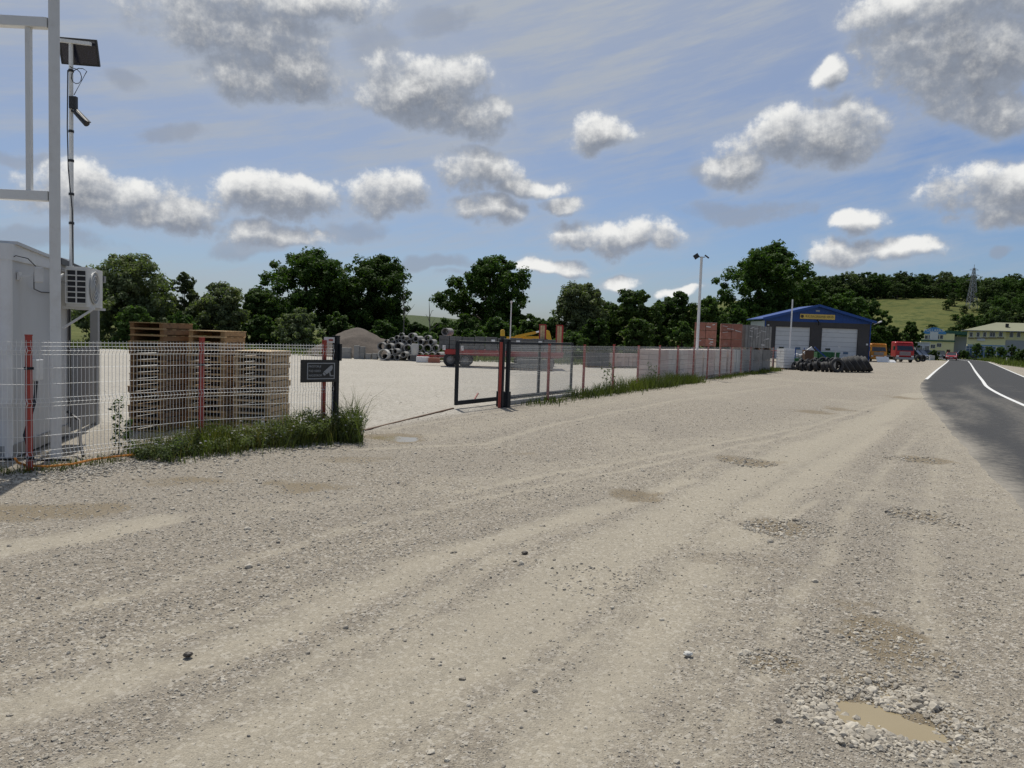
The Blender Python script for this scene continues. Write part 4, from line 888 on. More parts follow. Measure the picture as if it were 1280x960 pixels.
# ------------------------------------------------------------------ palletised blocks behind the right fence
for k in range(17):
    tpar = 14.6 + k * 1.34; c_ = GS + fd * tpar - fnr * (0.95 + random.uniform(-.08, .08)); rz_ = POST_RZ + R(random.uniform(-2.5, 2.5))
    if k < 10:
        lab = 'pale pinkish block pallet in the low row behind the fence'; mt_ = M['block_pale'] if k % 3 else M['block_pink']; block_pack('block_pallet', lab, 'pale block pallets behind the fence', (c_.x, c_.y, 0), rz_, 2, 2, 6, 0.6, 0.5, 0.218, mt_, True, 0.016, False)
    else:
        lab = 'grey slab pallet in the low row under the brick packs'; block_pack('slab_pallet', lab, 'grey slab pallets behind the fence', (c_.x, c_.y, 0), rz_, 6, 1, 1 if k % 2 else 2, 0.2, 1.0, 1.3 if k % 2 else .65, M['concrete_light'] if k < 12 else M['concrete'], True, 0.02)
# second level
for (px, Yp, kind) in ((881, 44.3, 'r'), (913, 45.6, 'r'), (929, 47.6, 'r'), (934, 46.6, 'g'), (948, 49.0, 'g')):
    q = atY(px, 430, Yp)
    block_pack('slab_pallet', 'grey slab pallet directly under the raised red brick packs', 'supporting pallets', (q.x, q.y, 0), R(18), 2, 2, 2, 0.6, 0.52, 0.66, M['concrete'], True, 0.02)
    if kind == 'r':
        block_pack('brick_pallet', 'film-wrapped red brick pallet on the upper level of the stack', 'red brick pallets', (q.x, q.y, 1.43), R(-13), 2, 2, 3, 0.62, 0.52, 0.46, M['brick'], True, 0.022, True)
    else:
        block_pack('slab_pallet', 'upright grey slab pallet on the upper level beside red bricks', 'upper grey slab pallets', (q.x, q.y, 1.43), R(24), 6, 1, 1, 0.2, 1.0, 1.36, M['concrete'], True, 0.025, True)
q = gnd(984, 462); block_pack('block_pallet', 'single white block pallet standing beyond the end of the fence', None, (q.x, q.y + .5, 0), R(12), 1, 2, 7, 0.86, 0.5, 0.2, M['white'], True, 0.02)
# bags / white board seen through the fence
q = atY(811, 470, 43.0); b_ = MB(); b_.box((0, 0, 0.42), (0.85, 0.3, 0.26)); o = b_.build('white_crate', M['white'], None, (q.x, q.y, 0)); tag(o, 'white crate lying on blocks seen through the long fence', 'crate')
b_ = MB(); b_.box((0, 0, 0.145), (0.7, 0.3, 0.28)); o = b_.build('concrete_block', M['block_grey'], None, (q.x, q.y, 0)); tag(o, 'grey block under the white crate behind the long fence', 'block')
for k in range(7):
    q = atY(737 + k * 9.5, 450, 46.5 + .25 * k); block_pack('block_pallet', 'brownish block pallet far across the yard, seen through the fence', 'far block pallets', (q.x, q.y, 0), R(5), 2, 1, 3, 0.24, 0.6, 0.27, M['block_pink'] if k > 2 else M['block_grey'], True, 0.02)

# dark rack with tyres at the end of the fence
q = gnd(971, 461); rk = thing('steel_rack', 'dark steel rack standing at the far end of the fence', 'rack', (q.x, q.y + .4, 0), R(15))
b_ = MB()
for xx in (-.35, .35):
    for yy in (-.3, .3): b_.box((xx, yy, .65), (.06, .06, 1.3))
b_.build('frame', M['anthracite'], rk); b_ = MB(); b_.box((0, 0, 1.32), (.8, .7, .04)); b_.build('top_rail', M['red_post'], rk); b_ = MB(); b_.box((0, 0, .5), (.74, .64, .04)); b_.build('shelf', M['rust'], rk)

# ------------------------------------------------------------------ tyre heap
TS = 10.667
def tyre(cx, cy, rp, Yd, axis, label, group, lift=None):
    px, py = 980 + cx / TS, 430 + cy / TS; p = atY(px, py, Yd); rw = rp / TS * Yd / FPX * 1.12; w_ = rw * 0.62
    o = link('tyre', tyre_mesh('tyre', rw, w_), M['rubber']); a = Vector(axis).normalized(); q = a.to_track_quat('Z', 'Y').to_matrix().to_4x4()
    low = rw * math.sqrt(max(0, 1 - a.z ** 2)) + w_ / 2 * abs(a.z); p.z = max(p.z, low - 0.02); q.translation = p; o.matrix_world = q
    tag(o, label, 'tyre', group); return o
tyre(700, 322, 84, 52.3, (0.12, -1, 0.12), 'upright tyre facing the road at the front of the heap', None)
for cx, cy, rp, Yd, ax in ((800, 285, 88, 53.0, (1, -.5, .75)), (865, 278, 98, 53.4, (1, -.45, .8)), (945, 280, 105, 53.8, (1, -.4, .8)), (1020, 285, 105, 54.2, (1, -.35, .75)), (1105, 292, 98, 54.4, (1, -.4, .65)), (830, 282, 92, 54.3, (1, -.5, .7)), (905, 275, 100, 54.8, (1, -.4, .8)), (985, 272, 104, 55.2, (1, -.4, .8)), (1065, 280, 100, 55.4, (1, -.3, .7))):
    tyre(cx, cy, rp, Yd, ax, 'big truck tyre leaning on its neighbours at the open end of the heap', 'big leaning truck tyres')
for cx, cy, rp, Yd, ax in ((925, 200, 62, 54.6, (.1, -.2, 1)), (990, 228, 55, 54.2, (-.1, -.3, 1)), (840, 225, 50, 54.6, (.3, -.2, 1))):
    tyre(cx, cy, rp, Yd, ax, 'tyre lying flat on top of the big leaning tyres', 'flat tyres on top')
for cx, cy, rp, Yd, ax in ((235, 328, 50, 53.0, (.8, -.7, .1)), (345, 332, 50, 52.8, (.7, -.75, .1)), (420, 318, 62, 52.7, (1, -.45, .1)), (510, 330, 58, 52.6, (1, -.35, .15)), (565, 326, 62, 52.6, (1, -.35, .2)), (625, 320, 64, 52.6, (1, -.5, .2)), (290, 300, 50, 53.4, (.6, -.8, .2)), (760, 345, 48, 52.6, (.9, -.6, .5))):
    tyre(cx, cy, rp, Yd, ax, 'small tyre standing in the front row of the heap', 'front row of tyres')
for cx, cy in ((165, 285), (215, 275), (300, 270), (395, 245), (470, 250), (550, 250), (620, 250), (690, 235), (745, 245), (150, 310), (440, 225), (520, 228), (190, 330), (260, 290), (340, 280), (370, 305), (455, 300), (540, 290), (590, 275), (660, 290), (240, 250), (330, 245), (585, 225), (660, 225), (720, 275)):
    tyre(cx, cy, random.uniform(45, 58), 54.3, (random.uniform(-.8, .8), -.6, random.uniform(.1, .9)), 'small tyre piled in the back row of the heap', 'back row of tyres')
for cx, cy in ((40, -28), (-25, -20)):
    pass
# green skip and scrap behind tyres
q0 = atY(1017, 452, 58); q1 = atY(1044, 452, 58); sk = thing('green_skip', 'dented green metal skip behind the tyre heap', 'skip', ((q0.x + q1.x) / 2, 58, 0), R(-4))
wS = (q1.x - q0.x) / 2
b_ = MB(); b_.prism([(-wS, 1.28), (wS, 1.28), (wS * .96, 0.15), (-wS * .96, 0.15)], -.8, .8); b_.build('body', M['green_paint'], sk)
b_ = MB()
for k in range(5): b_.box((-wS * .8 + k * wS * .4, -.83, .75), (.07, .06, 1.1))
b_.build('rib', M['green_paint'], sk); b_ = MB(); b_.box((0, -.8, 1.30), (2 * wS + .06, .1, .08)); b_.box((0, .8, 1.30), (2 * wS + .06, .1, .08)); b_.build('rim', M['green_paint'], sk)
q = atY(1009.5, 452, 57); b_ = MB(); b_.box((0, 0, .72), (.66, .6, 1.44)); o = b_.build('steel_cabinet', M['rust'], None, (q.x, q.y, 0), bevel=.02); tag(o, 'brown rusty steel box standing between the tyres and skip', 'box')
q = atY(1000, 452, 57.5); sc2 = thing('scrap_rack', 'blue post rack with white scrap sacks beside the rusty box', 'rack', (q.x, q.y, 0))
b_ = MB()
for xx in (-.5, .15, .75): b_.box((xx, -.3, .8), (.06, .06, 1.6))
b_.build('post', M['blue_sheet'], sc2); b_ = MB(); b_.box((-.1, 0, .55), (1.2, .7, .5)); b_.build('crate', M['green_paint'], sc2)
b_ = MB(); 
for k in range(5): b_.lathe([(0, -.16), (.15, -.12), (.2, 0), (.14, .12), (0, .15)], 8, False, Matrix.Translation((random.uniform(-.5, .5), random.uniform(-.2, .2), .95 + random.uniform(0, .15))))
b_.build('sacks', M['white'], sc2)
q = atY(1017, 440, 56.8); b_ = MB(); b_.box((0, 0, 0), (.75, .1, .4), 0, Matrix.Rotation(R(-38), 3, 'Y')); o = b_.build('white_board', M['white'], None, (q.x - .35, q.y, 1.33)); tag(o, 'white sheet tilted over the rusty box', 'sheet')
b_ = MB(); b_.bar((0, 0, 0), (.9, 0, -.75), .08); o = b_.build('blue_beam', M['blue_sheet'], None, (q.x, q.y - .15, 1.68)); tag(o, 'blue steel beam sloping down beside the white sheet', 'beam')
q = atY(1043.5, 452, 53.6); b_ = MB(); b_.cyl((0, 0, 0), (0, 0, .95), .10, .085, 10); b_.cyl((0, 0, .95), (.02, 0, 1.5), .04, n=8); o = b_.build('marker_post', M['concrete_light'], None, (q.x, q.y, 0), smooth=True); tag(o, 'short pale post sticking up behind the tyres', 'post')
#@@PART3
# ------------------------------------------------------------------ service garage
GY = 97.0
gl = atY(954.5, 440, GY).x; gr = atY(1086.5, 440, GY).x; gw = gr - gl
ev = 4.75; apx = atY(1022.5, 381.7, GY); apz = apx.z - 0.1; axl = apx.x - gl
sh = thing('service_garage', 'charcoal service garage with blue gable and two grey sectional doors', 'building', (gl, GY, 0))
GD = 6.0
DOORS = [(atY(968.7, 430, GY).x - gl, atY(1012.2, 430, GY).x - gl), (atY(1026.6, 430, GY).x - gl, atY(1071.9, 430, GY).x - gl)]; DH = 4.05
fw = MB()
xs_ = [0, DOORS[0][0], DOORS[0][1], DOORS[1][0], DOORS[1][1], gw]
for k in (0, 2, 4): fw.box(((xs_[k] + xs_[k + 1]) / 2, 0.12, DH / 2), (xs_[k + 1] - xs_[k], 0.24, DH))
fw.box((gw / 2, 0.12, (DH + ev) / 2 + .001), (gw, 0.24, ev - DH)); fw.build('front_wall', M['charcoal'], sh)
sw = MB(); sw.box((0.12, GD / 2 + .13, ev / 2), (0.24, GD - .26, ev)); sw.build('side_wall', M['container'], sh)
sw = MB(); sw.box((gw - .12, GD / 2 + .13, ev / 2), (0.24, GD - .26, ev)); sw.box((gw / 2, GD, ev / 2), (gw, .2, ev)); sw.build('rear_wall', M['charcoal'], sh)
gb = MB(); gb.prism([(-0.15, ev + .002), (gw + .15, ev + .002), (gw + .15, ev + 0.25), (axl, apz - 0.05), (-0.15, ev + 0.25)], -0.02, 0.22); gbo = gb.build('gable', M['blue_sheet'], sh)
rb_ = MB()
for k in range(1, 30):
    xx = gw * k / 30; top = ev + .2 + (apz - .1 - ev - .2) * (1 - abs(xx - axl) / (axl if xx < axl else gw - axl)); rb_.box((xx, -0.03, (ev + .06 + top) / 2), (0.05, 0.02, max(.05, top - ev - .1)))
o = rb_.build('sheet_ribs', M['blue_sheet'], gbo); o['kind'] = 'stuff'
for sgn, x0, x1 in ((-1, -0.45, axl), (1, gw + .45, axl)):
    z0_ = ev + .25 - .3 * (apz - ev - .25) / axl; rp_ = MB(); 
    rp_.add([(x0, -.5, z0_ + .10), (x1, -.5, apz + .12), (x1, GD + .4, apz + .12), (x0, GD + .4, z0_ + .10), (x0, -.5, z0_ - .02), (x1, -.5, apz), (x1, GD + .4, apz), (x0, GD + .4, z0_ - .02)], [(0, 1, 2, 3), (7, 6, 5, 4), (0, 4, 5, 1), (1, 5, 6, 2), (2, 6, 7, 3), (3, 7, 4, 0)])
    ro = rp_.build('roof', M['blue_sheet'], sh)
    fb = MB(); fb.bar((x0, -.53, z0_ + .05), (x1, -.53, apz + .06), 0.05, 0.30); fb.build('barge_board', M['blue_sheet'], ro)
for k, (a, b) in enumerate(DOORS):
    d_ = MB(); d_.box(((a + b) / 2, 0.20, DH / 2), (b - a, 0.05, DH)); do = d_.build('sectional_door', M['grey_sheet'], sh)
    for q in range(7):
        s_ = MB(); s_.box(((a + b) / 2, 0.165, 0.02 + DH / 7 * (q + .5)), (b - a - .06, 0.03, DH / 7 - .04)); s_.build('door_panel', M['door_grey'], do)
    for fx in ((.68,) if k == 0 else (.70,)):
        s_ = MB(); s_.box((a + (b - a) * fx, 0.14, DH / 7 * 1.5 + (.5 if k == 0 else .1)), (0.62, 0.03, 0.30)); s_.build('door_window', M['glass_blue'], do)
    s_ = MB(); s_.box((a + (b - a) * .20, 0.14, DH / 7 * 1.5 + .5), (0.62, 0.03, 0.26)); s_.build('door_window', M['glass'], do)
    fr_ = MB(); fr_.box((a - .06, -.01, DH / 2), (.12, .03, DH)); fr_.box((b + .06, -.01, DH / 2), (.12, .03, DH)); fr_.box(((a + b) / 2, -.01, DH + .06), (b - a + .24, .03, .12)); fr_.build('door_frame', M['charcoal'], do)
s_ = MB(); s_.box((atY(1050, 430, GY).x - gl, 0.13, 1.75), (0.32, 0.02, 0.40)); s_.build('notice', M['white'], sh)
s_ = MB(); s_.box((gw - .03, -.02, ev / 2), (.12, .05, ev)); s_.build('downpipe', M['blue_sheet'], sh)
s_ = MB(); s_.box((.03, -.02, ev / 2), (.12, .05, ev)); s_.build('downpipe', M['blue_sheet'], sh)
s_ = MB(); s_.bar((gw + .2, -.3, ev - .05), (gw + .75, -.6, ev + .25), .07); s_.box((gw + .8, -.65, ev + .28), (.45, .25, .14), 0, Matrix.Rotation(R(-25), 3, 'Y')); s_.build('wall_lamp', M['white'], sh)
s_ = MB(); s_.lathe([(0, -.12), (.1, -.08), (.13, 0), (.1, .08), (0, .12)], 10, False, Matrix.Translation((atY(960, 406, GY).x - gl, -.12, ev - .55))); s_.build('bulb_lamp', M['white'], sh)
s_ = MB(); s_.box((atY(1083.5, 430, GY).x - gl, -.05, 2.15), (.22, .1, .22)); s_.build('alarm_box', M['white'], sh)
sx0, sx1 = atY(999.7, 396, GY).x - gl, atY(1043.3, 396, GY).x - gl; szz = atY(1021, 396, GY).z
s_ = MB(); s_.box(((sx0 + sx1) / 2, -.10, szz), (sx1 - sx0, .06, .62)); so_ = s_.build('sign_board', M['sign_yellow'], sh)
lettering('lettering', 'BULJ BAGERISANJE SERVIS', .40, M['ink'], so_, face_cam(((sx0 + sx1) / 2 + .25, -.136, szz), 0, .78), .004)
s_ = MB(); s_.cyl((sx0 + .27, -.132, szz), (sx0 + .27, -.145, szz), .2, n=16); s_.build('emblem', M['ink'], so_)
s_ = MB(); s_.bar(((sx0 + sx1) / 2, -.05, szz - .4), ((sx0 + sx1) / 2 + .05, -.7, szz - .75), .10); s_.box(((sx0 + sx1) / 2 + .05, -.75, szz - .9), (.28, .3, .35)); s_.build('gable_lamp', M['black'], sh)
s_ = MB(); s_.box((axl, -.04, apz - .6), (.5, .03, .22)); s_.build('vent', M['grey_sheet'], sh)

# ------------------------------------------------------------------ trucks, cars
def truck(label, px, py_base, paint, rz, scale=1.0, stripped=False):
    g_ = gnd(px, py_base); t = thing('truck', label, 'truck', (g_.x, g_.y, 0), rz); s = scale
    W_, D_, H_ = 2.45 * s, 2.1 * s, 2.9 * s; z0 = 0.75 * s
    prof = [(-D_ / 2, z0), (-D_ / 2 - .05, z0 + .9 * s), (-D_ / 2 + .28 * s, z0 + 1.55 * s), (-D_ / 2 + .5 * s, z0 + 2.05 * s), (-D_ / 2 + .8 * s, z0 + 2.15 * s), (D_ / 2, z0 + 2.15 * s), (D_ / 2, z0)]
    b = MB(); b.prism(prof, -W_ / 2, W_ / 2, 'X'); b.build('cab', paint, t, bevel=.12 * s)
    b = MB(); b.add([(-W_ / 2 + .14, -D_ / 2 - .075, z0 + .92 * s), (W_ / 2 - .14, -D_ / 2 - .075, z0 + .92 * s), (W_ / 2 - .2, -D_ / 2 + .24 * s, z0 + 1.56 * s), (-W_ / 2 + .2, -D_ / 2 + .24 * s, z0 + 1.56 * s)], [(0, 1, 2, 3)]); o = b.build('windscreen', M['glass'], t); m_ = o.modifiers.new('s', 'SOLIDIFY'); m_.thickness = .03
    for sx_ in (-1, 1):
        b = MB(); b.box((sx_ * (W_ / 2 + .004), -.25 * s, z0 + 1.25 * s), (.02, .9 * s, .55 * s)); b.build('side_window', M['glass'], t)
        b = MB(); b.box((sx_ * W_ * .40, -D_ / 2 - .09, z0 + .12 * s), (.32 * s, .08, .2 * s)); b.build('headlight', M['lamp_clear'], t)
        b = MB(); b.bar((sx_ * W_ / 2, -D_ / 2 + .05, z0 + 1.5 * s), (sx_ * (W_ / 2 + .22), -D_ / 2 - .12, z0 + 1.45 * s), .04); b.box((sx_ * (W_ / 2 + .22), -D_ / 2 - .12, z0 + 1.2 * s), (.16, .1, .42 * s)); b.build('mirror', M['black'], t)
    b = MB()
    for k in range(4): b.box((0, -D_ / 2 - .07, z0 + (.30 + k * .14) * s), (W_ * .6, .05, .09 * s))
    b.build('grille', M['grey_sheet'], t)
    b = MB(); b.box((0, -D_ / 2 - .02, z0 - .18 * s), (W_ * .98, .3, .32 * s)); b.build('bumper', M['grey_sheet'] if stripped else paint, t, bevel=.04)
    b = MB(); b.box((0, 2.3 * s, .78 * s), (.85 * s, 5.4 * s, .24 * s)); b.build('chassis', M['dark_sheet'], t)
    b = MB(); b.box((0, -D_ / 2 + .42 * s, z0 + 2.17 * s), (W_ * .8, .3, .10)); b.build('sun_visor', paint, t)
    for yy in (-.3 * s, 3.4 * s):
        for sx_ in (-1, 1): put_wheel(t, (sx_ * (W_ / 2 - .17), yy, .5 * s), .5 * s, .3 * s, (sx_, 0, 0))
    return t
truck('orange truck cab parked beside the garage corner', 1096, 451.8, M['orange'], R(-14), .80)
tr2 = truck('red truck cab with grey lower front parked by the tyre pair', 1127, 452.8, M['truck_red'], R(-8), .92, True)
for px, py, dims, tilt, lab in ((1097.5, 452.5, (1.7, .06, .75), -28, 'white body panel leaning in front of the orange truck'), (1107, 452.8, (1.3, .06, .5), -55, 'white striped panel lying between orange and red trucks')):
    g_ = gnd(px, py); b = MB(); b.box((0, 0, 0), dims, M=Matrix.Rotation(R(tilt), 3, 'X')); o = b.build('body_panel', M['white'], None, (g_.x, g_.y - 1.2, dims[2] / 2 * math.cos(R(tilt)) + .02)); tag(o, lab, 'panel')
    o.rotation_euler = (0, 0, R(8))
for px, py in ((1145, 452.5), (1151, 452)):
    g_ = gnd(px, py); o = link('tyre', tyre_mesh('tyre', .5, .3), M['rubber']); q = Vector((.3, -1, .1)).to_track_quat('Z', 'Y').to_matrix().to_4x4(); q.translation = (g_.x, g_.y - .5, .5); o.matrix_world = q; tag(o, 'loose truck tyre standing beside the red truck', 'tyre', 'tyres by the red truck')
def car(label, loc, rz, paint, suv=False):
    t = thing('car', label, 'car', loc, rz); L_, W_, H_ = 4.2, 1.74, (1.62 if suv else 1.42)
    lo = [(-L_ / 2, .35), (-L_ / 2, .62), (-L_ / 2 + .12, .74), (-L_ / 2 + 1.05, .88), (L_ / 2 - .55, .93), (L_ / 2, .85), (L_ / 2, .35), (L_ / 2 - .1, .22), (-L_ / 2 + .1, .22)]
    b = MB(); b.prism(lo, -W_ / 2, W_ / 2, 'X'); b.build('body', paint, t, bevel=.09)
    c0, c1, c2, c3 = -L_ / 2 + 1.0, -L_ / 2 + 1.75, L_ / 2 - 1.0, L_ / 2 - .3
    def cabin(inset, z0_, z1_): 
        wb, wt = W_ / 2 - .05 - inset, W_ / 2 - .22 - inset
        return [(-wb, c0, z0_), (wb, c0, z0_), (wb, c3, z0_), (-wb, c3, z0_), (-wt, c1, z1_), (wt, c1, z1_), (wt, c2, z1_), (-wt, c2, z1_)]
    F_ = [(0, 1, 5, 4), (1, 2, 6, 5), (2, 3, 7, 6), (3, 0, 4, 7), (4, 5, 6, 7)]
    b = MB(); b.add(cabin(0.0, .86, H_ - .03), F_); b.build('glazing', M['glass'], t)
    b = MB(); wt = W_ / 2 - .2; b.prism(rounded(-wt, wt, c1 - .03, c2 + .05, .12, 3), H_ - .055, H_, 'Z'); b.build('roof', paint, t, bevel=.02)
    b = MB()
    for sx_ in (-1, 1):
        b.bar((sx_ * (W_ / 2 - .045), c0, .87), (sx_ * (wt - .01), c1, H_ - .02), .06); b.bar((sx_ * (W_ / 2 - .045), c3, .87), (sx_ * (wt - .01), c2, H_ - .02), .09); b.bar((sx_ * (W_ / 2 - .04), .2, .87), (sx_ * (wt), .2, H_ - .02), .07)
    b.build('pillars', paint, t)
    for sx_ in (-1, 1):
        b = MB(); b.box((sx_ * .62, -L_ / 2 + .02, .64), (.36, .12, .15)); b.build('headlight', M['lamp_clear'], t, bevel=.02)
        b = MB(); b.box((sx_ * (W_ / 2 + .08), -L_ / 2 + 1.35, .95), (.18, .12, .13)); b.build('mirror', paint, t)
        for yy in (-L_ / 2 + .8, L_ / 2 - .8): put_wheel(t, (sx_ * (W_ / 2 - .10), yy, .31), .31, .2, (sx_, 0, 0))
    b = MB(); b.box((0, -L_ / 2 - .012, .44), (.52, .02, .11)); b.build('number_plate', M['white'], t)
    b = MB(); b.box((0, -L_ / 2 - .008, .60), (.7, .02, .10)); b.build('grille', M['black'], t)
    return t
g_ = gnd(1189, 450.3); car('bright red car driving towards the garage along the road', (g_.x, g_.y, .012), R(-30), M['car_red'])
g_ = gnd(1175, 448.2); car('dark car following the red car on the road', (g_.x, g_.y, .012), R(-25), M['car_dark'], True)
for px, Yd, pt, lab, rz_ in ((1206, 161, 'car_dark', 'dark estate car parked before the grey link wall of the yellow houses', 70), (1143, 128, 'car_dark', 'dark car parked behind the red truck', 40), (1150, 136, 'car_blue', 'blue car parked next to the white kiosk', 30), (1161, 150, 'car_dark', 'dark car half hidden behind the white kiosk post', 50)):
    p = atY(px, 440, Yd); car(lab, (p.x, p.y, .02), R(rz_), M[pt], True)

# ------------------------------------------------------------------ yellow buildings and kiosk
def win(parent, x, z, w_, h_, y=-.02, frame=M['white'], glass=None, bars=1, name='window'):
    b = MB(); b.box((x, y + .012, z), (w_, .05, h_)); o = b.build(name, glass or M['glass'], parent)
    b = MB(); 
    for dx, dz, ww, hh_ in ((0, h_ / 2, w_ + .1, .09), (0, -h_ / 2, w_ + .1, .09), (-w_ / 2, 0, .09, h_ - .09), (w_ / 2, 0, .09, h_ - .09)): b.box((x + dx, y - .02, z + dz), (ww, .06, hh_))
    for q in range(bars): b.box((x - w_ / 2 + w_ * (q + 1) / (bars + 1), y - .018, z), (.06, .05, h_ - .09))
    b.build('frame', frame, o); return o
BY = 205.0; bx0 = atY(1150, 440, BY).x; bx1 = atY(1191, 440, BY).x; bw = bx1 - bx0; zz = lambda py, px=1170: atY(px, py, BY).z
ya = thing('yellow_warehouse', 'pale yellow warehouse with curved sky-blue parapet and green band', 'building', (bx0, BY, 0), R(-27)); ya.scale = (.885, 1, 1)
zt = zz(416.5, 1160)
b = MB(); b.box((bw / 2, 6.1, zt / 2), (bw, 12, zt)); b.build('wall', M['yellow_wall'], ya)
pw = atY(1182, 420, BY).x - bx0; par = [(.3, zt - .2)] + [(.3 + (pw - .3) * k / 12, zt + .25 + 1.35 * math.sin(math.pi * k / 12)) for k in range(13)] + [(pw, zt - .2)]
b = MB(); b.prism(par, -.08, .3); po_ = b.build('parapet', M['blue_plain'], ya)
lettering('lettering', 'POLLARKS', 1.1, M['white'], po_, face_cam((pw / 2, -.1, zt + .72)), .01)
b = MB(); b.box((bw / 2, -.05, zz(426, 1170)), (bw + .4, .3, .38)); b.build('green_band', M['roof_green'], ya)
b = MB(); b.box((pw * .52, .06, zz(420.5)), (2.2, .3, 2.3)); b.build('centre_panel', M['white_wall'], ya)
for px in (1158, 1162.7, 1172, 1176.6): win(ya, atY(px, 420, BY).x - bx0, zz(421.5, px), 0.85, 1.05, .08, M['white'], None, 0)
for px, py in ((1166, 433), (1173.5, 431.5)): win(ya, atY(px, py, BY).x - bx0, zz(py, px), 1.2, 1.0, .08, M['white'])
b = MB(); b.box((atY(1185, 437, BY).x - bx0, .06, .95), (.9, .1, 1.9)); b.build('door', M['rust'], ya)
b = MB(); b.box((bw + 3.2, 8, zt / 2 - .3), (6.4, 10, zt - .6)); b.build('link_wall', M['grey_wall'], ya)
b = MB(); b.prism([(pw - .4, zt - .1), (bw + 6.6, zt - .25), (bw + 6.6, zt + .55), (pw - .4, zt + .85)], .4, 12.5); b.build('roof', M['roof_green'], ya)

HYY = 165.0; hx0 = atY(1208.5, 440, HYY).x; hx1 = atY(1254.5, 440, HYY).x; hw = hx1 - hx0; zh = lambda py, px: atY(px, py, HYY).z
ze = zh(413, 1212)
yb = thing('yellow_house', 'yellow two-storey house with olive hipped roof and blue glazed ground floor', 'building', (hx0, HYY, 0), R(-30)); yb.scale = (.865, 1, 1)
b = MB(); b.box((hw / 2, 6, ze / 2), (hw, 12, ze)); b.build('wall', M['yellow_wall'], yb)
b = MB(); b.box((hw + 9, 6.6, ze / 2 - .1), (18, 12, ze - .2)); b.build('side_wing', M['yellow_wall'], yb)
b = MB(); b.box((hw + 9, .5, 2.15), (18.2, .5, 4.3)); b.build('grey_panel', M['grey_wall'], yb)
e_ = .7; rz0 = ze; ridge = zh(402.5, 1245)
b = MB(); b.add([(-e_ - .6, -e_, rz0), (hw + 20, -e_, rz0), (hw + 20, 13, rz0), (-e_ - .6, 13, rz0), (6.1, 6, ridge), (hw + 14, 6, ridge - .1)], [(0, 1, 5, 4), (1, 2, 5), (2, 3, 4, 5), (3, 0, 4), (3, 2, 1, 0)]); ro = b.build('roof', M['roof_olive'], yb)
b = MB(); b.box((hw / 2 + 9, -e_ - .02, rz0 - .02), (hw + 21, .1, .16)); b.build('gutter', M['grey_sheet'], yb)
xr = atY(1258.5, 406, HYY).x - hx0; b = MB(); b.box((xr, 2.6, zh(407, 1258)), (.7, .6, .75)); b.build('roof_window', M['black'], ro)
for px, ww in ((1214, .65), (1222.5, .65), (1230.5, .65), (1240, 1.1), (1250, .8)):
    x_ = atY(px, 418, HYY).x - hx0; z_ = zh(418.3, px); o = win(yb, x_, z_, ww, 1.0, -.02, M['white'], None, 0 if ww < 1 else 1)
    b = MB(); b.box((x_, -.12, z_ - .75), (ww + .7, .25, .16)); b.build('flower_box', M['rust'], o)
for px in (1263, 1271.5): win(yb, atY(px, 418, HYY).x - hx0, zh(418.5, px), .7, 1.2, .56, M['white'], None, 0)
for px, ww in ((1212, 1.5), (1221.5, 1.5), (1230, 1.5), (1239.5, 1.6), (1250.5, 1.7)):
    x_ = atY(px, 433, HYY).x - hx0; o = win(yb, x_, 1.55, ww, 2.6, -.02, M['white'], M['glass_blue'], 1, 'shop_window')
    b = MB(); b.box((x_, -.04, 2.3), (ww, .05, .06)); b.build('transom', M['white'], o)
b = MB(); b.box((atY(1226, 426, HYY).x - hx0, -.1, zh(424, 1226)), (1.7, .12, .7)); b.build('name_board', M['white_wall'], yb)
b = MB(); b.box((hw / 2, -.03, 3.05), (hw, .08, .18)); b.build('string_course', M['blue_plain'], yb)

KY = 150.0; kx0 = atY(1146.5, 435, KY).x; kx1 = atY(1162, 435, KY).x
kk_ = thing('kiosk', 'small white kiosk with window band in front of the yellow warehouse', 'kiosk', (kx0, KY, 0))
kw = kx1 - kx0; kt = atY(1150, 428.5, KY).z
b = MB(); b.box((kw / 2, 1.2, kt / 2), (kw, 2.4, kt)); b.build('wall', M['white_wall'], kk_); b = MB(); b.box((kw / 2, 1.2, kt + .06), (kw + .3, 2.7, .14)); b.build('roof', M['white'], kk_)
for fx in (.22, .78): win(kk_, kw * fx, kt - 1.0, kw * .33, .9, -.02, M['white'], M['glass'], 2)
b = MB(); b.box((kw * .5, -.03, 1.0), (.6, .05, 2.0)); b.build('door', M['grey_sheet'], kk_)
# concrete wall and delineators by the road
p = atY(1160, 446, 128); b = MB(); b.box((0, 0, .4), (2.6, .4, .8), R(20)); o = b.build('concrete_wall', M['concrete_light'], None, (p.x, p.y, 0)); tag(o, 'low concrete culvert wall beside the road bend', 'wall')
for px, py, lab in ((1237.5, 449.5, 'white road delineator post on the grass verge'), (1162, 451, 'white road delineator post by the culvert wall'), (1259, 440.5, 'white marker post in front of the grey wing')):
    g_ = gnd(px, py) if py > 445 else atY(px, py, 120); t = thing('delineator_post', lab, 'post', (g_.x, g_.y, 0)); b = MB(); b.prism([(-.06, -.05), (.06, -.05), (.04, .06), (-.04, .06)], -.1, .95, 'Z'); b.build('post', M['white'], t); b = MB(); b.box((0, -.056, .75), (.085, .012, .18)); b.build('black_band', M['black'], t)

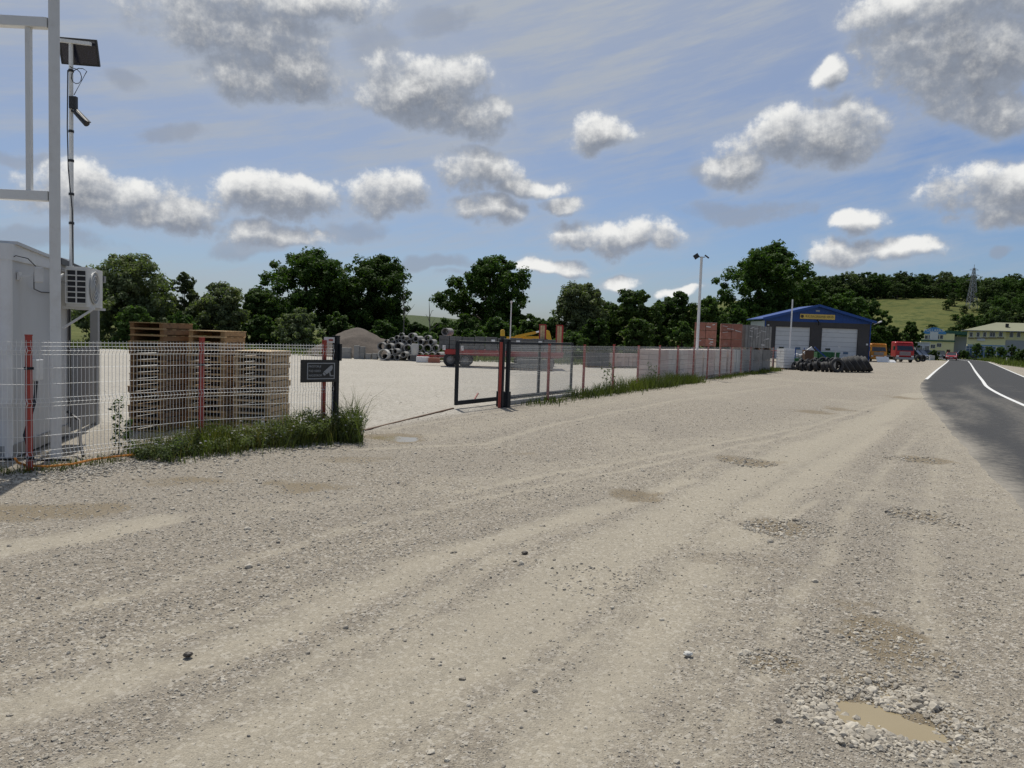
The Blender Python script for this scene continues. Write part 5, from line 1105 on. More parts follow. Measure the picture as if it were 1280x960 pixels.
# ------------------------------------------------------------------ pylon
PY = 385.0; pxm = atY(1214.5, 380, PY); pz = float(hill_h(pxm.x, PY)); ptop = atY(1216, 333, PY).z; ph = ptop - pz
py_ = thing('power_pylon', 'grey lattice power pylon rising from the wooded hillside', 'pylon', (pxm.x, PY, pz - .3))
def pyw(t): return 1.75 * (1 - t) ** 1.0 + .28 if t < .97 else .3
for sx_ in (-1, 1):
    for sy_ in (-1, 1):
        b = MB(); b.tube([(sx_ * pyw(t), sy_ * pyw(t), ph * t) for t in (0, .25, .5, .75, .96)], .16, 4); b.build('leg', M['pylon'], py_)
b = MB(); lv = [0, .12, .24, .35, .46, .56, .65, .74, .82, .9, .97]
for a_, c_ in zip(lv[:-1], lv[1:]):
    for f in range(4):
        s0 = [(-1, -1), (1, -1), (1, 1), (-1, 1)][f]; s1 = [(1, -1), (1, 1), (-1, 1), (-1, -1)][f]
        A = lambda s, t: (s[0] * pyw(t), s[1] * pyw(t), ph * t)
        b.bar(A(s0, a_), A(s1, c_), .09); b.bar(A(s1, a_), A(s0, c_), .09); b.bar(A(s0, c_), A(s1, c_), .09)
b.build('lattice', M['pylon'], py_)
for t, w_ in ((.68, 3.6), (.80, 3.0), (.93, 2.2)):
    b = MB(); b.bar((-w_, 0, ph * t), (w_, 0, ph * t), .16); b.bar((-w_, 0, ph * t), (0, 0, ph * t + 1.2), .1); b.bar((w_, 0, ph * t), (0, 0, ph * t + 1.2), .1); b.build('cross_arm', M['pylon'], py_)
b = MB(); b.cyl((0, 0, ph * .95), (0, 0, ph * 1.06), .1, n=6); b.build('mast_tip', M['pylon'], py_)

# ------------------------------------------------------------------ trees
def leaves(cent, crad, nleaf, size, rg, flat=0.75):
    """cent (K,3) clump centres, crad (K,) radii -> quads"""
    K = len(cent); idx = rg.integers(0, K, nleaf)
    d = rg.normal(size=(nleaf, 3)); d /= np.linalg.norm(d, axis=1)[:, None]; rad = crad[idx] * rg.random(nleaf) ** 0.45
    p = cent[idx] + d * rad[:, None] * np.array([1, 1, flat])
    nrm = d + rg.normal(size=(nleaf, 3)) * 0.55 + np.array([0, 0, 0.55]); nrm /= np.linalg.norm(nrm, axis=1)[:, None]
    t = np.cross(nrm, rg.normal(size=(nleaf, 3))); t /= np.linalg.norm(t, axis=1)[:, None]; b = np.cross(nrm, t)
    s = size * rg.uniform(.6, 1.35, nleaf)[:, None]
    v = np.stack([p - t * s, p + b * s * .55, p + t * s, p - b * s * .55], 1).reshape(-1, 3)
    return v, np.arange(nleaf * 4).reshape(-1, 4)
def crown_clumps(H, Wd, base, rg, K, kind):
    out = []; rad = []
    nl = 9 if kind != 'far' else 6
    lob = []
    for k in range(nl):
        t = (k + .5) / nl; an = k * 2.4 + rg.uniform(-.4, .4)
        prof = {'round': math.sin(math.pi * (0.12 + 0.80 * t)) ** .7, 'broad': math.sin(math.pi * (0.16 + 0.74 * t)) ** .55, 'willow': (1 - t) ** .35 * (0.75 + .25 * math.sin(math.pi * t)), 'open': math.sin(math.pi * (.1 + .8 * t)) ** .8, 'far': math.sin(math.pi * (.14 + .76 * t)) ** .6}[kind]
        rr_ = Wd / 2 * prof; lr = Wd * rg.uniform(.20, .30) * (0.75 if kind == 'open' else 1)
        lob.append((math.cos(an) * max(0, rr_ - lr * .8), math.sin(an) * max(0, rr_ - lr * .8), base + (H - base) * min(.93, t + .02) - (lr * .6 if t > .8 else 0), lr))
    lob.append((0, 0, base + (H - base) * .5, Wd * .30)); lob.append((rg.uniform(-.1, .1) * Wd, 0, H - Wd * .17, Wd * .18))
    lob = np.array(lob)
    i_ = rg.integers(0, len(lob), K); d = rg.normal(size=(K, 3)); d /= np.linalg.norm(d, axis=1)[:, None]
    q = lob[i_, :3] + d * (lob[i_, 3] * rg.uniform(.62, 1.06, K))[:, None] * np.array([1, 1, .95])
    q[:, 2] = np.clip(q[:, 2], base * .9, H)
    return q, Wd * rg.uniform(.035, .085, K)
def tree_parts(H, Wd, base, kind, rg, nleaf, size, K):
    cen, cr = crown_clumps(H, Wd, base, rg, K, kind); v, f = leaves(cen, cr, nleaf, size, rg)
    crown = fast_mesh('crown', v, f)
    tb = MB(); r0 = max(.10, Wd * .028); lean = rg.uniform(-.02, .02) * H
    tb.tube([(0, 0, -.3), (0, 0, .3), (lean * .3, 0, H * .3), (lean, .1, H * .6), (lean * 1.2, 0, H * .85)], [r0 * 1.4, r0, r0 * .8, r0 * .5, r0 * .12], 8)
    for k in range(7):
        z_ = H * rg.uniform(.22, .6); tgt = cen[rg.integers(0, len(cen))]; st = Vector((lean * z_ / H, 0, z_)); en = Vector(tgt)
        if en.z < z_: en.z = z_ + .4
        mid = (st + en) / 2 + Vector((0, 0, Wd * .05)); tb.tube([st, mid, en], [r0 * .45, r0 * .28, r0 * .06], 5)
    return crown, tb.mesh('trunk', True)
def tree(label, group, x, y, z, H, Wd, base=.15, kind='round', lm='leaf_mid', nleaf=12000, size=.16, K=260, seed=0, name='tree', cat='tree', meshes=None):
    rg = np.random.default_rng(seed)
    t = thing(name, label, cat, (x, y, z), rg.uniform(0, 6.28) if meshes else 0, group)
    cr, tk_ = meshes or tree_parts(H, Wd, base * H, kind, rg, nleaf, size, K)
    if meshes: t.scale = (Wd, Wd, H)
    link('crown', cr, M[lm], t); link('trunk', tk_, M['bark'], t); return t
def px_tree(label, x0, x1, top, Yd, **k):
    a = atY((x0 + x1) / 2, top, Yd); w_ = (x1 - x0) / FPX * Yd * 1.12; k['nleaf'] = int(k.get('nleaf', 12000) * 1.6); k['size'] = k.get('size', .16) * .82
    tree(label, k.pop('group', None), a.x, Yd, -0.1, a.z + .1, w_, **k)
px_tree('broad grey-green willow tree behind the container canopy', 88, 226, 322, 58, base=.03, kind='willow', lm='leaf_willow', nleaf=22000, size=.15, K=420, seed=1)
px_tree('thin sparse grey tree between the two willows', 212, 250, 340, 63, base=.15, kind='open', lm='leaf_willow', nleaf=6500, size=.11, K=330, seed=2)
px_tree('round grey-green willow tree behind the middle pallets', 232, 318, 356, 60, base=.03, kind='willow', lm='leaf_willow', nleaf=15000, size=.14, K=320, seed=3)
px_tree('dark green tree squeezed between willow and tall dark trees', 296, 350, 362, 66, base=.05, kind='round', lm='leaf_mid', nleaf=10000, size=.16, K=220, seed=4)
px_tree('tall dense dark tree, bushier one of the pair behind the gravel heap', 326, 444, 312, 70, base=.02, kind='broad', lm='leaf_dark', nleaf=24000, size=.18, K=440, seed=5)
px_tree('tall dense dark tree beside the bare dead stems', 410, 518, 319, 72, base=.02, kind='broad', lm='leaf_dark', nleaf=24000, size=.18, K=440, seed=6)
px_tree('light grey-green bush in front of the tall dark trees', 343, 404, 388, 57, base=.02, kind='willow', lm='leaf_willow', nleaf=9000, size=.12, K=200, seed=7, name='shrub', cat='shrub')
px_tree('big open-crowned dark tree rising above the loaded trailer', 556, 668, 318, 80, base=.14, kind='open', lm='leaf_dark', nleaf=17000, size=.20, K=240, seed=8)
px_tree('tall silvery green tree behind the upright trailer ramps', 684, 768, 356, 62, base=.04, kind='willow', lm='leaf_willow', nleaf=20000, size=.14, K=380, seed=9)
px_tree('feathery dark tree next to the silvery green tree', 752, 826, 362, 66, base=.05, kind='open', lm='leaf_mid', nleaf=17000, size=.16, K=300, seed=10)
px_tree('round dark tree behind the tall white pole', 814, 876, 367, 72, base=.04, kind='broad', lm='leaf_dark', nleaf=17000, size=.17, K=320, seed=11)
px_tree('small light green tree behind the red brick packs', 866, 908, 372, 84, base=.05, kind='round', lm='leaf_mid', nleaf=9000, size=.2, K=200, seed=12)
px_tree('giant dark oak towering behind the service garage', 900, 1010, 304, 122, base=.10, kind='open', lm='leaf_dark', nleaf=26000, size=.30, K=380, seed=13)
px_tree('dark tree between the light tree and the giant oak', 880, 940, 382, 112, base=.05, kind='broad', lm='leaf_dark', nleaf=9000, size=.26, K=200, seed=21)
for k, (a, b_, tp, Yd) in enumerate(((985, 1040, 352, 135), (1030, 1085, 366, 150), (935, 1000, 372, 118), (1060, 1110, 372, 165))):
    px_tree('dark broadleaf tree in the belt right behind the garage roof', a, b_, tp, Yd, base=.05, kind='broad', lm='leaf_dark', nleaf=11000, size=.3, K=220, seed=30 + k, group='tree belt behind the garage')
# low tree and bush belt behind the yard
for k, (a, b_, tp, Yd) in enumerate(((498, 540, 402, 66), (528, 580, 400, 70), (560, 610, 393, 64), (600, 650, 398, 62), (640, 692, 392, 66), (660, 712, 396, 62), (720, 770, 398, 58), (770, 830, 402, 60), (828, 880, 404, 64), (455, 500, 400, 60), (300, 350, 395, 60), (400, 450, 392, 62), (200, 250, 392, 56), (140, 200, 385, 54), (170, 225, 372, 62), (215, 262, 375, 64), (262, 312, 380, 66), (318, 360, 378, 66), (350, 400, 360, 74), (430, 480, 370, 76), (470, 516, 372, 74), (620, 668, 380, 78), (575, 625, 372, 82), (736, 790, 378, 70), (795, 845, 385, 74), (90, 150, 372, 62), (500, 560, 418, 56), (560, 620, 415, 56), (690, 740, 415, 55), (880, 930, 405, 84), (850, 890, 395, 90))):
    px_tree('leafy bush in the low green belt along the back of the yard', a, b_, tp, Yd, base=.02, kind='willow', lm='leaf_mid' if k % 3 else 'leaf_dark', nleaf=5500, size=.17, K=130, seed=50 + k, group='bush belt behind the yard', name='shrub', cat='shrub')
for k, (a, b_, tp, Yd) in enumerate(((-70, 10, 298, 60), (6, 60, 370, 66), (1086, 1112, 405, 130), (1100, 1132, 408, 135), (1128, 1152, 402, 150), (1085, 1102, 415, 118), (1135, 1150, 412, 165))):
    px_tree(('dark tree behind the left end of the container', 'bush behind the container office', 'dark bush on the slope behind the parked trucks')[min(k, 2)], a, b_, tp, Yd, base=.03, kind='round', lm='leaf_dark', nleaf=6500, size=.24 if k > 1 else .17, K=150, seed=80 + k, group='bushes behind the trucks' if k > 1 else None)
# dead bare stems
for k, (px, top, Yd, lab) in enumerate(((506, 346, 64, 'tall leafless dead tree with forked stems beside dark trees'), (538, 376, 60, 'short leafless dead stem in the gap between the trees'))):
    a = atY(px, top, Yd); t = thing('dead_tree', lab, 'tree', (a.x, Yd, 0)); b = MB(); H = a.z
    b.tube([(0, 0, 0), (.02, 0, H * .5), (-.05, 0, H * .8), (-.1, 0, H)], [.07, .05, .03, .012], 6); b.build('trunk', M['dead_bark'], t)
    for sg_, zf, dx in ((1, .45, .9), (-1, .6, .35), (1, .72, .3), (1, .5, .4)):
        b = MB(); b.tube([(0, 0, H * zf), (sg_ * dx * .5, 0, H * (zf + .1)), (sg_ * dx, 0, H * (zf + .3 * (1.1 - zf)))], [.03, .022, .008], 5); b.build('branch', M['dead_bark'], t)
# forest on the hill: four shared crowns, unit sized
protos = []
for s_ in range(5):
    rg = np.random.default_rng(200 + s_); cen, cr = crown_clumps(1.0, 1.0, .05, rg, 150, 'far'); v_, f_ = leaves(cen, cr * 1.15, 7500, .026, rg); cm = fast_mesh('crown', v_, f_)
    tb = MB(); tb.tube([(0, 0, -.05), (0, 0, .35), (.02, 0, .8)], [.03, .022, .006], 6); tk_ = tb.mesh('trunk', True); protos.append((cm, tk_))
def hill_tree(label, group, x, y, H, Wd, k, lm='leaf_far', cat='tree', name='tree'):
    me_ = protos[k % 5]; t = thing(name, label, cat, (x, y, float(hill_h(x, y)) - .2), random.uniform(0, 6.28), group); t.scale = (Wd, Wd, H)
    c_ = me_[0] if lm == 'leaf_far' else ALT.setdefault((k % 5, lm), me_[0].copy())
    if lm != 'leaf_far' and not len(c_.materials): c_.materials.append(M[lm])
    link('crown', c_, M[lm], t); link('trunk', me_[1], M['bark'], t)
ALT = {}; k = 0
for s_ in range(5):
    for lm in ('leaf_willow', 'leaf_dark'): cc_ = protos[s_][0].copy(); cc_.materials.append(M[lm]); ALT[(s_, lm)] = cc_
for row, (Yr, p0_, p1_, st) in enumerate(((455, 985, 1300, 10.5), (485, 975, 1305, 11.5), (520, 960, 1310, 12.5))):
    px = p0_
    while px < p1_:
        Yj = Yr + random.uniform(-8, 8); x = (px - 640) / FPX * Yj; H = random.uniform(11, 16)
        hill_tree('leafy tree in the wood along the hilltop', 'hilltop wood', x, Yj, H, H * random.uniform(.75, 1.0), k, 'leaf_willow' if random.random() < .28 else ('leaf_dark' if random.random() < .4 else 'leaf_far')); k += 1; px += st * random.uniform(.75, 1.2)
# meadow upper edge hedge and right-hand wooded slope
for row, (Yr, p0_, p1_, st) in enumerate(((415, 1196, 1310, 12), (375, 1200, 1310, 13), (335, 1214, 1310, 14), (300, 1206, 1310, 15), (262, 1212, 1310, 16), (236, 1204, 1310, 17))):
    px = p0_
    while px < p1_:
        Yj = Yr + random.uniform(-10, 10); x = (px - 640) / FPX * Yj
        if Yr > 330 and Yr < 400 and px < 1224: px += 6; continue
        H = random.uniform(9, 13) if Yr > 270 else random.uniform(7, 10)
        hill_tree('dark tree in the wood on the slope above the yellow house', 'slope wood', x, Yj, H, H * random.uniform(.8, 1.05), k, 'leaf_dark' if random.random() < .6 else 'leaf_far'); k += 1; px += st * random.uniform(.8, 1.2)
for Yr, p0_, p1_, st in ((440, 985, 1190, 9), (300, 1000, 1090, 16), (380, 990, 1085, 14)):
    px = p0_
    while px < p1_:
        Yj = Yr + random.uniform(-5, 5); x = (px - 640) / FPX * Yj; H = random.uniform(6, 10)
        hill_tree('tree at the edge of the hilltop wood above the meadow', 'wood edge', x, Yj, H, H * random.uniform(.9, 1.2), k, 'leaf_dark' if random.random() < .5 else 'leaf_far'); k += 1; px += st * random.uniform(.8, 1.25)
for px, Yj, H, Wd in ((1183, 395, 7, 6), (1177, 380, 5, 5), (1088, 395, 5, 5), (1143, 300, 3.5, 6), (1168, 290, 3.5, 7), (1130, 270, 4, 8), (1110, 285, 3, 6), (1186, 300, 6, 6), (1150, 255, 5, 9), (1125, 250, 5, 9), (1100, 262, 4.5, 8), (1180, 262, 3, 8), (1195, 330, 4, 5), (1160, 330, 2.5, 5), (1105, 330, 2.5, 6), (1135, 290, 2.2, 6), (1120, 300, 2, 5), (1158, 275, 2.6, 8), (1175, 280, 3, 7), (1190, 285, 4, 6), (1146, 240, 4.5, 8), (1116, 242, 4.5, 8), (1098, 248, 5, 8), (1165, 310, 1.8, 6), (1128, 315, 1.6, 5), (1188, 350, 3, 5), (1199, 370, 4, 5), (1092, 350, 2.5, 5), (1100, 300, 3, 8), (1170, 245, 3.5, 9), (1190, 250, 4, 8)):
    hill_tree('round bush scattered on the hillside meadow', 'meadow bushes', (px - 640) / FPX * Yj, Yj, H, Wd, k, 'leaf_dark' if k % 2 else 'leaf_far', 'bush', 'bush'); k += 1
# shrubs before the yellow house
for px, top, Yd, wpx, lab in ((1222, 429, 152, 13, 'dark rounded shrub in front of the shop windows'), (1237, 433, 148, 12, 'low dark shrub between shop windows and road'), (1251, 433, 140, 12, 'low bush near the corner of the yellow house'), (1265, 431, 130, 13, 'spreading shrub in front of the grey wing'), (1278, 437, 118, 16, 'bush at the verge in front of the grey wing'), (1205, 438, 160, 10, 'small bush on the verge beside the parked estate car'), (1168, 438, 135, 10, 'small bush beside the kiosk and culvert wall')):
    a = atY(px, top, Yd); tree(lab, None, a.x, Yd, 0, a.z, wpx / FPX * Yd * 1.5, base=.02, kind='willow', lm='leaf_mid', nleaf=4200, size=.13, K=90, seed=int(px), name='shrub', cat='shrub')

# ------------------------------------------------------------------ weeds and grass
def blades(pts, hts, wid, rg, lean=.35):
    n = len(pts); an = rg.uniform(0, 6.28, n); dx, dy = np.cos(an), np.sin(an); l = hts * lean * rg.uniform(.2, 1.6, n); la = rg.uniform(0, 6.28, n)
    lx, ly = np.cos(la) * l, np.sin(la) * l; w_ = wid * rg.uniform(.6, 1.4, n); p = np.asarray(pts); z0 = p[:, 2]
    mk = lambda ox, oy, oz: np.stack([p[:, 0] + ox, p[:, 1] + oy, z0 + oz], 1)
    v = np.stack([mk(-dx * w_, -dy * w_, 0 * hts), mk(dx * w_, dy * w_, 0 * hts), mk(lx * .35 - dx * w_ * .8, ly * .35 - dy * w_ * .8, hts * .6), mk(lx * .35 + dx * w_ * .8, ly * .35 + dy * w_ * .8, hts * .6), mk(lx, ly, hts * (1 - .15 * rg.random(n)))], 1).reshape(-1, 3)
    b0 = np.arange(n)[:, None] * 5
    f = np.concatenate([b0 + np.array([[0, 1, 3]]), b0 + np.array([[0, 3, 2]]), b0 + np.array([[2, 3, 4]])]); return v, f
def along(line, n, rg, spread, t0=0, t1=1, bias=None):
    line = [Vector((p[0], p[1], 0)) for p in line]; seg = [(b - a).length for a, b in zip(line[:-1], line[1:])]; tot = sum(seg); out = []
    ts = t0 + (t1 - t0) * rg.random(n); off = rg.normal(size=n) * spread
    for t, o in zip(ts, off):
        d = t * tot
        for (a, b), s in zip(zip(line[:-1], line[1:]), seg):
            if d <= s: break
            d -= s
        u = (b - a).normalized(); q = a + u * d + Vector((u.y, -u.x, 0)) * o; out.append((q.x, q.y, -.01))
    return np.array(out)
def stuff(name, me, m_, label, cat):
    o = link(name, me, m_); o['kind'] = 'stuff'; o['label'] = label; o['category'] = cat; return o
rg = np.random.default_rng(5)
L1 = [P1 + (P2 - P1) * .55, P2, PD, PD + Vector((.35, .1, 0))]
pp = along(L1, 5600, rg, .27, .0, 1); tdis = (pp[:, 0] - pp[:, 0].min()) / np.ptp(pp[:, 0]); dens = np.clip(.1 + 2.6 * (fbm(pp[:, 0], pp[:, 1], 2.6, 3) - .28), .12, 1.25)
pp = pp + np.array([[.12, -.10, 0]]); ht = np.clip(rg.normal(.20, .08, len(pp)), .05, .5) * (0.4 + 1.2 * tdis) * dens * 1.55
v_, f_ = blades(pp, ht, .0045, rg, .5); stuff('weeds', fast_mesh('weeds', v_, f_), M['grass'], 'green weeds growing along the foot of the white fence', 'weeds')
pp = along(L1, 1500, rg, .26) + np.array([[.1, -.08, 0]]); v_, f_ = blades(pp, np.clip(rg.normal(.32, .12, 1500), .1, .6), .003, rg, .4); stuff('dry_weeds', fast_mesh('dry_weeds', v_, f_), M['grass_dry'], 'dry straw-coloured stalks among the weeds by the white fence', 'weeds')
# leafy flowering weeds: small leaves on clumps + white flower heads
cl = along(L1, 240, rg, .28) + np.array([[.10, -.08, 0]]); td = (cl[:, 0] - cl[:, 0].min()) / np.ptp(cl[:, 0]); hz = np.clip(rg.normal(.16, .05, 240), .04, .5) * (.5 + 1.7 * td); cl[:, 2] = hz * rg.uniform(.4, 1.1, 240)
v_, f_ = leaves(cl, np.full(240, .12), 24000, .019, rg, .9); v_[:, 2] = np.maximum(v_[:, 2], .0); stuff('leafy_weeds', fast_mesh('leafy_weeds', v_, f_), M['leaf_willow'], 'bushy leafy weeds with small white flowers beside the gate catch post', 'weeds')
sel = rg.choice(240, 150, p=(td + .05) / (td + .05).sum()); fc = cl[sel] + rg.normal(size=(150, 3)) * np.array([.09, .09, .03]); fc[:, 2] = cl[sel][:, 2] + rg.uniform(.04, .13, 150)
v_, f_ = leaves(fc, np.full(150, .020), 2600, .010, rg, .4); stuff('white_flowers', fast_mesh('white_flowers', v_, f_), M['petal'], 'tiny white flower heads on the weeds by the fence', 'flowers')
# tall thin weed by the container
for px, hgt, lab in ((148, .75, 'tall leafy weed stalk between container and pallets'), (160, .45, 'short leafy weed stalk beside the tallest pallet stack')):
    g_ = gnd(px, 566); t = thing('weed_plant', lab, 'weed', (g_.x, g_.y, 0)); b = MB(); b.tube([(0, 0, -.02), (.02, 0, hgt * .5), (-.01, 0, hgt)], [.008, .006, .003], 5); b.build('stem', M['grass'], t)
    ce = np.array([(rg.normal() * .04, rg.normal() * .04, hgt * q) for q in np.linspace(.15, 1, 22)]); v_, f_ = leaves(ce, np.full(22, .06), 260, .022, rg); link('foliage', fast_mesh('foliage', v_, f_), M['leaf_mid'], t)
pp = along([P0, P1, P2], 1600, rg, .10) + np.array([[.04, -.10, 0]]); keep = fbm(pp[:, 0], pp[:, 1], 1.7, 3) > .5; pp = pp[keep]; v_, f_ = blades(pp, np.clip(rg.normal(.09, .04, len(pp)), .03, .2), .004, rg, .6); stuff('grass_tufts', fast_mesh('grass_tufts', v_, f_), M['grass'], 'short grass tufts under the fence near the container', 'grass')
# right-hand grass strip
LS = [tuple(GS[:2]), tuple(FE[:2])]
pp = along(LS, 15000, rg, .26, .015, 1.0); tp_ = np.hypot(pp[:, 0] - GS.x, pp[:, 1] - GS.y); pp = pp + np.array([[fnr.x * .22, fnr.y * .22, 0]])
hk = np.interp(tp_, [0, 1.2, 1.6, 3.2, 4.5, 7, 14, 16.5, 17.5, 19, 21, 26, 37], [.08, .18, .28, .10, .30, .42, .50, .45, .03, .03, .16, .20, .30]); keep = rg.random(len(pp)) < np.clip(hk * 3.2, .03, 1) * np.clip(.2 + 2.4 * (fbm(pp[:, 0], pp[:, 1], 1.5, 3) - .25), .05, 1); pp = pp[keep]; hk = hk[keep]
v_, f_ = blades(pp, hk * rg.uniform(.4, 1.25, len(pp)) * (.45 + 1.1 * fbm(pp[:, 0], pp[:, 1], 1.1, 3)), .008, rg, .55); stuff('grass_strip', fast_mesh('grass_strip', v_, f_), M['grass'], 'strip of tall green grass along the foot of the long fence', 'grass')
for px, hgt, Yd, lab in ((757, .85, 24.0, 'wispy weed stalk rising above the grass at the long fence'), (762, 1.0, 24.4, 'tallest wispy weed stalk above the grass at the long fence'), (812, .95, 29.0, 'leafy weed stalk above the thick grass at the long fence'), (818, .8, 29.5, 'leaning leafy weed stalk above the thick grass')):
    a = atY(px, 480, Yd); t = thing('weed_plant', lab, 'weed', (a.x, Yd, 0)); b = MB(); b.tube([(0, 0, -.02), (.03, 0, hgt * .5), (.05, 0, hgt)], [.008, .006, .003], 5); b.build('stem', M['grass'], t)
    ce = np.array([(rg.normal() * .07, rg.normal() * .05, hgt * q) for q in np.linspace(.3, 1, 18)]); v_, f_ = leaves(ce, np.full(18, .05), 120, .025, rg); link('foliage', fast_mesh('foliage', v_, f_), M['leaf_mid'], t)
# verge grass on the right and along the back of the yard
pts = []
for i in range(k1, len(RC), 1):
    if RC[i].y > 150: break
    for q in range(90):
        w0 = RHW + .6 + max(0., 5.5 * (1 - (RC[i].y - 62) / 45)); o = w0 + rg.random() ** 1.3 * 16; p = RC[i] + RN[i] * o; pts.append((p.x + rg.normal() * .4, p.y + rg.normal() * .4, 0.05))
pts = np.array(pts); v_, f_ = blades(pts, np.clip(rg.normal(.55, .2, len(pts)), .15, 1.1) * (.5 + fbm(pts[:, 0], pts[:, 1], .25, 3)), .035, rg, .4); stuff('verge_grass', fast_mesh('verge_grass', v_, f_), M['grass'], 'rough tall grass on the verge across the road', 'grass')
pts = np.stack([rg.uniform(-42, 12, 9000), rg.uniform(49.5, 55.5, 9000), np.zeros(9000)], 1); v_, f_ = blades(pts, np.clip(rg.normal(.32, .14, 9000), .08, .8), .03, rg, .5); stuff('yard_grass', fast_mesh('yard_grass', v_, f_), M['grass'], 'ragged grass along the back edge of the yard', 'grass')

# ------------------------------------------------------------------ loose stones (scattered with geometry nodes)
def stone_tree():
    g = bpy.data.node_groups.new('stone_scatter', 'GeometryNodeTree'); g.interface.new_socket('Geometry', in_out='INPUT', socket_type='NodeSocketGeometry'); g.interface.new_socket('Geometry', in_out='OUTPUT', socket_type='NodeSocketGeometry')
    nd = g.nodes; lk = g.links; gi = nd.new('NodeGroupInput'); go = nd.new('NodeGroupOutput')
    gti = nd.new('GeometryNodeGeometryToInstance')
    for k in range(6):
        ico = nd.new('GeometryNodeMeshIcoSphere'); ico.inputs['Radius'].default_value = 1.0; ico.inputs['Subdivisions'].default_value = 2
        nz = nd.new('ShaderNodeTexNoise'); nz.noise_dimensions = '4D'; nz.inputs['W'].default_value = k * 7.3; nz.inputs['Scale'].default_value = .95; nz.inputs['Detail'].default_value = 2
        ps = nd.new('GeometryNodeInputPosition'); lk.new(ps.outputs[0], nz.inputs['Vector'])
        sb = nd.new('ShaderNodeVectorMath'); sb.operation = 'SUBTRACT'; sb.inputs[1].default_value = (.5, .5, .5); lk.new(nz.outputs['Color'], sb.inputs[0])
        ml = nd.new('ShaderNodeVectorMath'); ml.operation = 'SCALE'; ml.inputs['Scale'].default_value = 1.5; lk.new(sb.outputs[0], ml.inputs[0])
        sp_ = nd.new('GeometryNodeSetPosition'); lk.new(ico.outputs['Mesh'], sp_.inputs['Geometry']); lk.new(ml.outputs[0], sp_.inputs['Offset'])
        tf_ = nd.new('GeometryNodeTransform'); tf_.inputs['Scale'].default_value = (1.0, .78 - .05 * (k % 3), .55 + .06 * (k % 2)); lk.new(sp_.outputs[0], tf_.inputs['Geometry'])
        sm = nd.new('GeometryNodeSetMaterial'); sm.inputs['Material'].default_value = M['stone']; lk.new(tf_.outputs[0], sm.inputs['Geometry']); lk.new(sm.outputs[0], gti.inputs[0])
    iop = nd.new('GeometryNodeInstanceOnPoints'); iop.inputs['Pick Instance'].default_value = True
    lk.new(gi.outputs[0], iop.inputs['Points']); lk.new(gti.outputs[0], iop.inputs['Instance'])
    def na(n, ty): q = nd.new('GeometryNodeInputNamedAttribute'); q.data_type = ty; q.inputs['Name'].default_value = n; return q.outputs[0]
    lk.new(na('sidx', 'INT'), iop.inputs['Instance Index']); lk.new(na('srot', 'FLOAT_VECTOR'), iop.inputs['Rotation']); lk.new(na('sscale', 'FLOAT'), iop.inputs['Scale'])
    lk.new(iop.outputs[0], go.inputs[0]); return g
SG = stone_tree()
def scatter(name, x, y, s, label, rg):
    _, _, z = lot_fields(x, y); z = z + s * .12
    me = bpy.data.meshes.new(name); me.vertices.add(len(x)); me.vertices.foreach_set('co', np.stack([x, y, z], 1).astype(np.float32).ravel())
    a = me.attributes.new('sscale', 'FLOAT', 'POINT'); a.data.foreach_set('value', s.astype(np.float32))
    a = me.attributes.new('sidx', 'INT', 'POINT'); a.data.foreach_set('value', rg.integers(0, 6, len(x)).astype(np.int32))
    ro = np.stack([rg.normal(0, .3, len(x)), rg.normal(0, .3, len(x)), rg.uniform(0, 6.28, len(x))], 1)
    a = me.attributes.new('srot', 'FLOAT_VECTOR', 'POINT'); a.data.foreach_set('vector', ro.astype(np.float32).ravel())
    me.update(); o = stuff(name, me, None, label, 'gravel'); md = o.modifiers.new('scatter', 'NODES'); md.node_group = SG; return o
rg = np.random.default_rng(9)
N_ = 230000; an = rg.uniform(R(-44), R(44), N_); r_ = 2.3 * (24 / 2.3) ** rg.random(N_) ; x = r_ * np.sin(an); y = r_ * np.cos(an)
dst, wt_, _ = lot_fields(x, y); road_d = poly_dist(x, y, RCl[::2])
keep = (rg.random(N_) < (1 - .90 * np.clip(dst * 1.3, 0, 1)) * (1 - .85 * sstep(-.5, 1.5, y - np.interp(x, [p[0] for p in FENCE_LINE], [p[1] for p in FENCE_LINE]))) * (.35 + 1.3 * fbm(x, y, .9, 4))) & (road_d > RHW + .05 - 1.1 * rg.random(N_) ** 3) & (wt_ < rg.uniform(.55, 1.2, N_))
x, y, r_ = x[keep], y[keep], r_[keep]
s = np.exp(rg.normal(math.log(.0037), .45, len(x))) * np.clip(r_ / 3.2, .9, 2.6) ** .45
big = rg.random(len(x)) < .006; s = np.where(big, s * rg.uniform(1.6, 2.8, len(x)), s); s = np.minimum(s, .035)
scatter('loose_gravel', x, y, s, 'loose grey gravel stones strewn over the forecourt', rg)
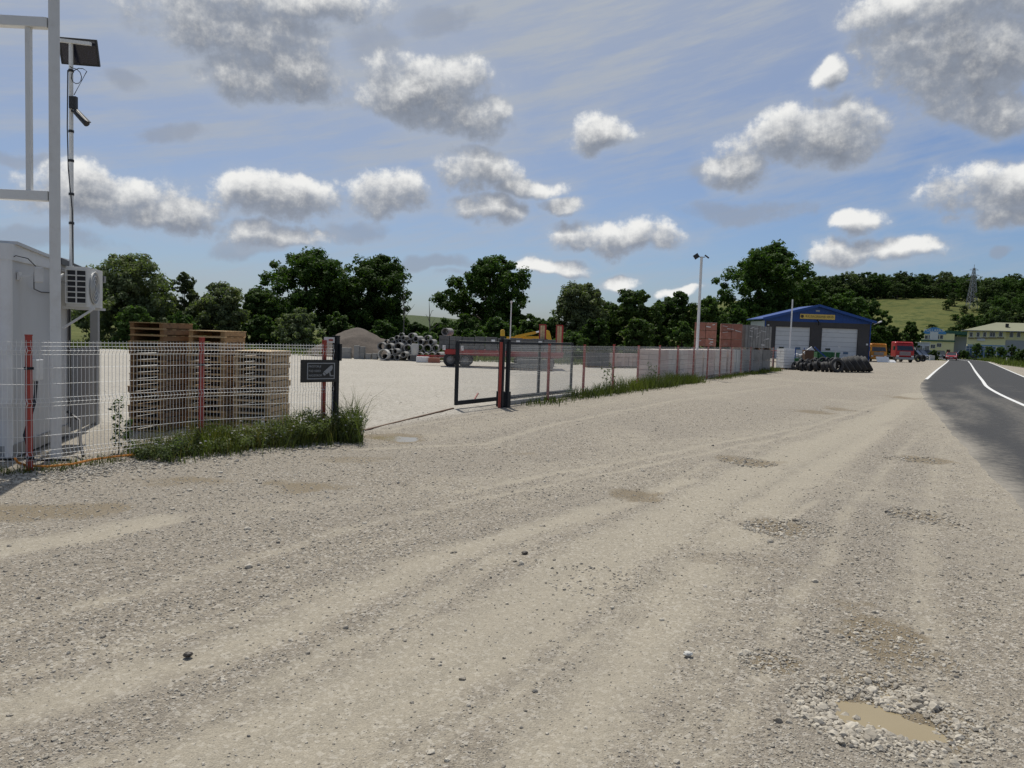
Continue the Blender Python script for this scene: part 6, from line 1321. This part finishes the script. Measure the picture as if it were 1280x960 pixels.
# coarser rubble round the puddle, potholes and fence foot
xs2, ys2, ss2 = [], [], []
for (px, py, rx, ry, n_, sz_) in ((1105, 893, 105, 48, 1500, .010), (1060, 905, 50, 30, 350, .014), (1130, 872, 50, 14, 300, .014), (985, 658, 62, 12, 420, .012), (1150, 645, 45, 11, 260, .012), (935, 577, 36, 6, 160, .013), (1145, 574, 40, 4, 120, .014), (960, 825, 40, 14, 250, .009), (1100, 815, 90, 40, 500, .009), (740, 720, 60, 20, 150, .009)):
    c_ = gnd(px, py); RX = rx * c_.y / FPX; RY = (gnd(px, py - ry).y - gnd(px, py + ry).y) / 2; a = rg.uniform(0, 6.28, n_); q = rg.random(n_) ** .5
    if n_ == 1500: q = .55 + .6 * rg.random(n_)
    xs2.append(c_.x + np.cos(a) * q * RX); ys2.append(c_.y + np.sin(a) * q * RY); ss2.append(np.exp(rg.normal(math.log(sz_), .38, n_)))
lp = along([P0, P1, P2, PD], 5200, rg, .30); lp += np.array([[.25, -.40, 0]]); xs2.append(lp[:, 0]); ys2.append(lp[:, 1]); ss2.append(np.exp(rg.normal(math.log(.016), .35, len(lp))))
scatter('coarse_rubble', np.concatenate(xs2), np.concatenate(ys2), np.minimum(np.concatenate(ss2), .04), 'coarser pale stones around puddle, potholes and fence foot', rg)
for px, py, s_, lab in ((235, 820, .030, 'small black stone lying alone on the dusty track'), (860, 819, .030, 'pale egg-sized stone on the forecourt gravel'), (656, 692, .03, 'dark stone lying on the gravel near the track')):
    g_ = gnd(px, py); b = MB(); b.lathe([(0, -.5), (.7, -.4), (1.0, 0), (.75, .4), (.3, .62), (0, .66)], 9, False, Matrix.Diagonal((s_, s_ * .8, s_ * .8)).to_4x4()); rgx = random.Random(px); b.v = [(p[0] * rgx.uniform(.8, 1.15), p[1] * rgx.uniform(.8, 1.15), p[2]) for p in b.v]
    o = b.build('stone', M['sign_black'] if 'pale' not in lab else M['concrete_light'], None, (g_.x, g_.y, .008), smooth=False)
    if 'black' in lab or 'dark' in lab: o.data.materials[0] = M['ink']
    tag(o, lab, 'stone')
